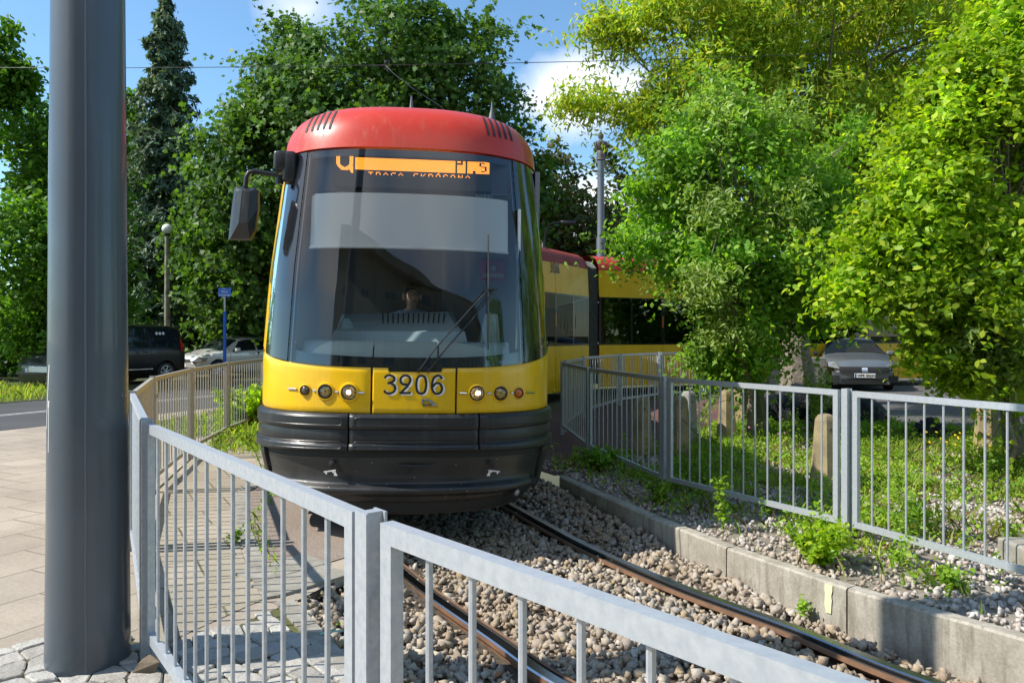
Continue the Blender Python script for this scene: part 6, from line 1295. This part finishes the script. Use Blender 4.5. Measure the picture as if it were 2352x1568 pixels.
def smooth_path3(pts, n=8):
    P_ = [Vector(p) for p in pts]; out = []
    for i in range(len(P_)-1):
        a, b_, c_, d = P_[max(i-1, 0)], P_[i], P_[i+1], P_[min(i+2, len(P_)-1)]
        for k in range(n): u = k/n; out.append(.5*((2*b_)+(c_-a)*u+(2*a-5*b_+4*c_-d)*u*u+(3*b_-a-3*c_+d)*u**3))
    out.append(P_[-1]); return out
loosewire('sagging wire from the two shaded bollards to the sunlit one', [(1.6, 9.43, .62), (2.0, 9.28, .30), (2.45, 9.7, .58), (2.99, 10.58, .62)])
loosewire('long sagging wire from the sunlit bollard to the tall brown bollard', [(2.05, 9.28, .5), (2.3, 8.8, .22), (2.6, 8.2, .12), (2.9, 7.6, .45), (3.04, 7.33, .6)])
loosewire('wire sagging from the tall brown bollard to the one at the far right', [(3.04, 7.33, .6), (3.5, 7.6, .32), (4.2, 8.3, .18), (5.3, 9.2, .35), (6.15, 9.83, .62)])
loosewire('looping wire beside the far right bollard', [(6.15, 9.83, .66), (6.0, 9.4, .52), (5.6, 9.0, .25), (5.3, 8.9, .1), (6.4, 8.6, .12), (7.4, 8.4, .3)])
# ================================================================= rubbish bags
bagm, t, b = newmat('bin_bag_plastic'); b.inputs['Base Color'].default_value = (.012, .013, .016, 1); b.inputs['Roughness'].default_value = .22; n1 = noise(t, 9, 6, .7); n2 = nd(t, 'ShaderNodeTexWave'); n2.inputs['Scale'].default_value = 6; n2.inputs['Distortion'].default_value = 9; n2.inputs['Detail'].default_value = 3; bump(t, b, n1.outputs[0], 1.0, .12)
def bag(x, y, rx, ry, rz, label, seed, mat=bagm, n=3):
    r_ = random.Random(seed); bm = bmesh.new(); bmesh.ops.create_icosphere(bm, subdivisions=4, radius=1); ph = [r_.uniform(0, 6) for _ in range(6)]
    for v in bm.verts:
        d = v.co.normalized(); f = 1+.10*math.sin(5*d.x+ph[0])*math.sin(4*d.y+ph[1])+.09*abs(math.sin(9*d.x+7*d.z+ph[2]))+.06*abs(math.sin(15*d.y-11*d.z+ph[3]+3*d.x)); v.co = Vector((d.x*rx*f, d.y*ry*f, max(-.02, (d.z*.8+.25)*rz*f)))
    me = bpy.data.meshes.new('rubbish_bag'); bm.to_mesh(me); bm.free(); me.materials.append(mat); o = bpy.data.objects.new('rubbish_bag', me); COL.objects.link(o); o.location = (x, y, 0)
    for p in me.polygons: p.use_smooth = True
    tag(o, label, 'rubbish bag', 'black rubbish bags by the bollards'); return o
for i, (x, y, rx, ry, rz, lb) in enumerate([(5.15, 13.7, .55, .36, .52, 'biggest black rubbish bag, at the back of the heap'), (4.55, 12.9, .40, .32, .46, 'crumpled black rubbish bag at the left end of the heap'), (5.2, 12.7, .48, .30, .34, 'flat black rubbish bag at the front middle of the heap'), (5.85, 13.0, .46, .32, .40, 'black rubbish bag at the right end of the heap, behind the railing posts'), (6.2, 14.2, .42, .3, .40, 'black rubbish bag farthest back on the right'), (4.9, 12.2, .25, .2, .15, 'small black rubbish bag nearest the weeds'), (6.15, 11.3, .22, .16, .24, 'lone grey-black bag lying in the weeds right of the heap')]): bag(x, y, rx, ry, rz, lb, i)
tw = MB(); r_ = random.Random(8)
for k in range(60):
    x, y = r_.gauss(5.1, .25), r_.gauss(12.55, .18); z = r_.uniform(.28, .46); a = r_.uniform(0, 3.14); L = r_.uniform(.1, .28); tw.tube([(x, y, z), (x+math.cos(a)*L*.5, y+math.sin(a)*L*.5, z+.05), (x+math.cos(a)*L, y+math.sin(a)*L, z-.02)], .006, 4, False)
o = tw.build('dry_twigs', pm('straw_twigs', (.36, .22, .09), .9)); tag(o, 'dry brown twigs and withered stalks lying on the rubbish bags', 'twigs', None, 'stuff')
# ================================================================= ground vegetation and gravel
rg = np.random.default_rng(12)
ypoly = [(-.0, 9.2), (.62, 8.2), (1.0, 7.0), (1.38, 6.0), (1.72, 5.2), (2.08, 4.6), (2.45, 4.0), (3.4, 3.0), (4.9, 2.4), (9.5, 6.5), (9.5, 11.0), (7.2, 12.0), (5.6, 14.2), (4.4, 14.4), (2.9, 11.9), (1.8, 10.2), (1.08, 9.2)]
def scatter(poly, n, seed, dens=None):
    g_ = np.random.default_rng(seed); xs = [p[0] for p in poly]; ys = [p[1] for p in poly]; x = g_.uniform(min(xs), max(xs), n); y = g_.uniform(min(ys), max(ys), n)
    k = np.array([inpoly(a, b, poly) for a, b in zip(x, y)]); x, y = x[k], y[k]
    if dens is not None: k = g_.random(len(x)) < dens(x, y); x, y = x[k], y[k]
    return x, y
def patchy(x, y):     # 1 = green, 0 = stones
    edge = np.interp(y, [2.5, 4, 5.2, 6.5, 8, 14], [0.03, .08, .22, .45, .62, .72]); n = .5+.5*np.sin(x*2.3+y*1.1+1)*np.cos(y*2.7-x*1.3)+.35*np.sin(x*6.1-y*4.3)*np.cos(x*3.7+y*5.9); return np.clip((edge+(n-.5)*1.05)*np.clip(dist_to(kl, np.atleast_1d(x), np.atleast_1d(y))/1.0, .12, 1), 0.02, 1)
x, y = scatter(ypoly, 52000, 5, lambda x, y: np.clip(1.15-patchy(x, y)*.9, .12, 1)*np.interp(y, [4, 8, 12], [1, .7, .3]))
o = stones('gravel_bed', np.stack([x, y, rg.uniform(-.012, .012, len(x))], 1), rg.uniform(.020, .055, len(x))*np.where(rg.random(len(x)) < .05, 1.6, 1), rock_w, 9); tag(o, 'pale crushed stone between kerb and railing on the right', 'gravel', None, 'stuff')
L_weed = leafmat('weed_leaf', [(.17, .34, .03), (.25, .44, .035), (.31, .46, .045), (.14, .29, .03), (.36, .46, .07)], .45, .5)
L_grass = leafmat('grass_blade', [(.22, .38, .04), (.30, .46, .05), (.42, .48, .10), (.19, .33, .04), (.52, .46, .20)], .4, .55)
L_dry = leafmat('dry_stalk', [(.36, .24, .11), (.25, .16, .07), (.42, .32, .17)], .3, .7)
def grass(name, x, y, h, mat, seed, label, z0=0., lean=.5, w=.006, cat='grass'):
    g_ = np.random.default_rng(seed); n = len(x); H = h*(.4+.9*g_.random(n)); a = g_.uniform(0, 6.283, n); le = lean*g_.random(n)*H; dx, dy = np.cos(a), np.sin(a); ww = w*(.6+.8*g_.random(n)); b = np.stack([x, y, np.full(n, z0)], 1); sd = np.stack([-dy*ww, dx*ww, np.zeros(n)], 1)
    m1 = b+np.stack([dx*le*.3, dy*le*.3, H*.55], 1); tp = b+np.stack([dx*le, dy*le, H*.95], 1)
    V = np.stack([b-sd, b+sd, m1+sd*.75, tp+sd*.15, tp-sd*.15, m1-sd*.75], 1).reshape(-1, 3); F = np.arange(n*6).reshape(n, 6); o = fast(name, V, F, mat); tag(o, label, cat, None, 'stuff'); return o
def leafy(name, x, y, hmax, size, mat, seed, label, per=10, spread=.06):
    g_ = np.random.default_rng(seed); n = len(x); H = hmax*(.3+.8*g_.random(n)); pos = np.stack([np.repeat(x, per), np.repeat(y, per), np.zeros(n*per)], 1); pos += g_.normal(size=pos.shape)*np.array([spread, spread, 0]); pos[:, 2] = np.repeat(H, per)*g_.random(n*per)+.01
    nr = g_.normal(size=pos.shape)*.6+np.array([0, 0, .8]); V, F = leaves(pos, size*(.5+.9*g_.random(len(pos))), nr, g_, LEAF); o = fast(name, V, F, mat); tag(o, label, 'weeds', None, 'stuff'); return o
x, y = scatter(ypoly, 75000, 15, lambda x, y: patchy(x, y)**1.6); grass('grass', x, y, .12, L_grass, 1, 'patchy grass growing through the gravel behind the right railing', lean=.9)
x, y = scatter(ypoly, 21000, 16, lambda x, y: patchy(x, y)**2.0); leafy('low_weeds', x, y, .13, .040, L_weed, 2, 'low broad-leaved weeds covering the ground round the bollards')
x, y = scatter(ypoly, 3200, 18, lambda x, y: patchy(x, y)*.6+.1); leafy('low_weeds', x, y, .30, .032, L_weed, 4, 'taller weeds standing above the grass behind the right railing', per=26, spread=.025)
x, y = scatter(ypoly, 20000, 17, lambda x, y: np.clip(.6-np.abs(patchy(x, y)-.45)*1.4, .05, 1)); grass('dry_grass', x, y, .09, L_dry, 3, 'dry straw-coloured stalks at the edge of the weeds', lean=1.6, w=.003)
lp2 = [(-3.8, 9.6), (-4.3, 11.2), (-6.0, 11.5), (-5.4, 15.5), (-4.0, 15), (-3.0, 13), (-2.5, 10.5), (-3.0, 9.8)]
x, y = scatter(lp2, 5200, 25); grass('grass', x, y, .16, L_grass, 6, 'green grass strip along the foot of the left railing', lean=.8)
x, y = scatter(lp2, 1600, 26); leafy('low_weeds', x, y, .14, .045, L_weed, 7, 'leafy weeds along the foot of the left railing', per=8)
for (poly, n, sd, lb) in (([rp(17.6, 7.4), rp(17.6, 14), rp(24, 14), rp(24, 6)], 6000, 31, 'rough grass around the parked cars beyond the road'), ([rp(20.6, -8), rp(20.6, 7), rp(25, 7), rp(25, -8)], 6000, 32, 'tall grass at the foot of the trees on the far left')):
    x, y = scatter(poly, n, sd); grass('grass', x, y, .22, L_grass, sd, lb, lean=.7, w=.012)
x, y = scatter([(-2.62, 8.5), (-2.05, 5.9), (-1.5, 4.8), (-1.42, 4.86), (-1.95, 5.95), (-2.5, 8.6)], 1600, 33); grass('moss_tufts', x, y, .045, L_weed, 9, 'moss and small tufts along the narrow left kerb', lean=1.2, cat='moss')
# single weed plants that stand out
def weed(x, y, h, r_, label, mat, seed, n=60, size=.05, z0=0, stems=12, cat='weed', shape=LEAF, name='weed_plant'):
    root = empty(name, (x, y, z0)); tag(root, label, cat); g_ = np.random.default_rng(seed); mb = MB(); pos = []; ow = []
    for k in range(stems):
        a = g_.uniform(0, 6.283); q = r_*(.2+.8*g_.random()); tip = Vector((x+math.cos(a)*q, y+math.sin(a)*q, z0+h*(.55+.5*g_.random()))); b0 = Vector((x+math.cos(a)*q*.15, y+math.sin(a)*q*.15, z0)); mid = b0.lerp(tip, .5)+Vector((0, 0, h*.1)); mb.tube([b0, mid, tip], [.005, .004, .002], 4, False); u = g_.random(n//stems*2)**.7
        for w in u:
            c = b0.lerp(mid, w*2) if w < .5 else mid.lerp(tip, w*2-1); pos.append(np.array(c)+g_.normal(size=3)*size*.55)
    pos = np.array(pos); nr = g_.normal(size=pos.shape)*.55+np.array([0, 0, .8]); V, F = leaves(pos, size*(.6+.7*g_.random(len(pos))), nr, g_, shape, .4); fast('foliage', V, F, mat, root, world=True); mb.build('stem', mat, root, world=True)
weed(2.02, 5.08, .26, .27, 'lush bright green weed clump between the concrete kerb and the double railing post', L_bright, 101, 700, .042, stems=34)
weed(1.62, 5.9, .40, .07, 'single upright prickly weed just behind the concrete kerb', L_weed, 102, 90, .045, stems=4)
weed(1.33, 6.9, .18, .13, 'low green weed at the foot of the shaded railing post', L_weed, 103, 160, .04)
weed(.95, 8.6, .22, .28, 'dark green weed clump at the corner of the brick paving', L_mid, 104, 420, .05, stems=20)
weed(2.6, 4.55, .12, .10, 'small rosette weed in the pale gravel close to the kerb', L_weed, 105, 70, .05)
weed(1.78, 4.72, .10, .05, 'tiny weed sprouting between ballast and kerb wall', L_weed, 106, 40, .03, z0=-.22, stems=5)
weed(3.3, 4.5, .13, .14, 'low weed in the gravel near the right edge', L_weed, 107, 90, .045)
weed(3.1, 5.9, .22, .12, 'broad-leaved dock plant beside the near railing panel', L_weed, 108, 60, .09, stems=9, shape=NARROW)
weed(-4.35, 12.6, .62, .55, 'bright green leafy shrub between the left railing and the tram', L_bright, 109, 900, .10, stems=36, cat='shrub', name='small_shrub')
weed(-2.75, 8.55, .35, .22, 'thin wispy weed growing from the slabs left of the tram', L_weed, 110, 120, .03, stems=12)
weed(-2.0, 5.55, .10, .08, 'small sprig of weed at the narrow left kerb', L_weed, 111, 40, .03, stems=5)
weed(-.98, 4.05, .12, .05, 'thin grassy sprig beside the near left kerb end', L_grass, 112, 30, .03, z0=-.15, stems=6)
weed(4.6, 11.6, 1.0, .30, 'pale feathery goosefoot plant in front of the bushy tree', L_willow, 113, 500, .055, stems=26)
weed(3.0, 12.6, .55, .5, 'spindly yellowish weeds behind the farther railing', L_willow, 114, 260, .04, stems=26)
weed(6.3, 9.3, .35, .35, 'green weed mixed with yellow flowers by the far right bollard', L_weed, 115, 380, .04, stems=24)
for (cx_, cy_, sx_, sy_, n, mt, lb) in ((5.6, 9.1, .35, .35, 34, pm('yellow_petal', (.75, .50, .01), .6), 'small yellow flowers in front of the far right bollard'), (3.9, 11.2, .35, .5, 22, pm('pink_petal', (.45, .16, .30), .6), 'tiny pink clover flowers in front of the rubbish bags')):
    mb = MB(); r_ = random.Random(n)
    for k in range(n):
        q = Vector((r_.gauss(cx_, sx_), r_.gauss(cy_, sy_), r_.uniform(.12, .3))); mb.lathe([(.004, -.006), (.016, 0), (.0, .006)], 7, Matrix.Translation(q) @ Matrix.Rotation(r_.uniform(.2, .9), 4, 'X'), cap=False)
    o = mb.build('wild_flowers', mt); tag(o, lb, 'flowers', None, 'stuff')
# fallen leaves and litter along the near track edge
lp3 = [(-1.25, 4.5), (-.72, 3.7), (-.35, 3.1), (.1, 2.7), (.2, 3.4), (-.3, 4.3), (-.9, 4.8)]
x, y = scatter(lp3, 500, 44); g_ = np.random.default_rng(3); pos = np.stack([x, y, g_.uniform(-.24, -.19, len(x))], 1); V, F = leaves(pos, .03+.03*g_.random(len(x)), g_.normal(size=pos.shape)*.5+np.array([0, 0, 1]), g_, LEAF); o = fast('fallen_leaves', V, F, leafmat('dead_leaf', [(.40, .16, .05), (.30, .12, .04), (.45, .28, .12)], .1, .7)); tag(o, 'dry brown fallen leaves on the ballast behind the near railing', 'leaves', None, 'stuff')
x, y = scatter([(3.6, 7.5), (8, 7), (8.4, 11), (5.6, 13.5), (3.2, 10)], 160, 45); mb = MB(); r_ = random.Random(5)
for a, b_ in zip(x, y): an = r_.uniform(0, 3.14); L = r_.uniform(.1, .4); mb.tube([(a, b_, .04), (a+math.cos(an)*L, b_+math.sin(an)*L, .06)], .004, 4, False)
o = mb.build('dry_twigs', pm('twig_brown', (.28, .17, .10), .9)); tag(o, 'thin fallen twigs lying among the weeds on the right', 'twigs', None, 'stuff')
# ================================================================= buildings
fac = pm('ochre_render', (.52, .43, .29), .85, 0, c2=(.33, .27, .18), vs=.8); facw = pm('facade_window', (.03, .04, .05), .1, 0, coat=.5); facf = pm('window_frame_paint', (.55, .52, .47), .6)
def building(x0, y0, x1, y1, h, fl, nwin, label, depth=10, mat=fac):
    d = Vector((x1-x0, y1-y0, 0)); L = d.length; ang = math.atan2(d.y, d.x); root = empty('apartment_building', (x0, y0, 0), (0, 0, ang)); tag(root, label, 'building')
    mb = MB(); mb.box(0, L, .0, depth, -.1, h); mb.build('wall', mat, root); mb = MB(); mb.box(-.5, L+.5, -.7, depth+.5, h+.003, h+.4); mb.build('cornice', mat, root)
    bay = L/nwin; fh = (h-1.2)/fl; pl = MB(); 
    for i in range(nwin+1): pl = MB(); pl.box(i*bay-.22, i*bay+.22, -.35, -.003, -.1, h-.8); pl.build('pilaster', mat, root)
    for i in range(nwin):
        for j in range(fl):
            cx_ = (i+.5)*bay; z0 = 1.0+j*fh; w = min(1.5, bay*.55); mb = MB(); mb.box(cx_-w/2-.08, cx_+w/2+.08, -.05, -.004, z0-.08, z0+1.75); f = mb.build('window', facf, root)
            mb = MB(); mb.box(cx_-w/2, cx_-.05, -.07, -.052, z0, z0+1.65); mb.box(cx_+.05, cx_+w/2, -.07, -.052, z0, z0+1.65); mb.build('pane', facw, f)
building(-9, -30, -9-.001, -30, .1, 1, 1, 'x') if False else None
building(38, -34, -11, -11, 11.0, 3, 12, 'ochre apartment building behind the viewpoint, mirrored in the tram windscreen')
building(26, 47, 58, 40, 15, 5, 8, 'pale apartment block showing through the foliage at the upper right', mat=pm('pale_render', (.45, .40, .33), .85))
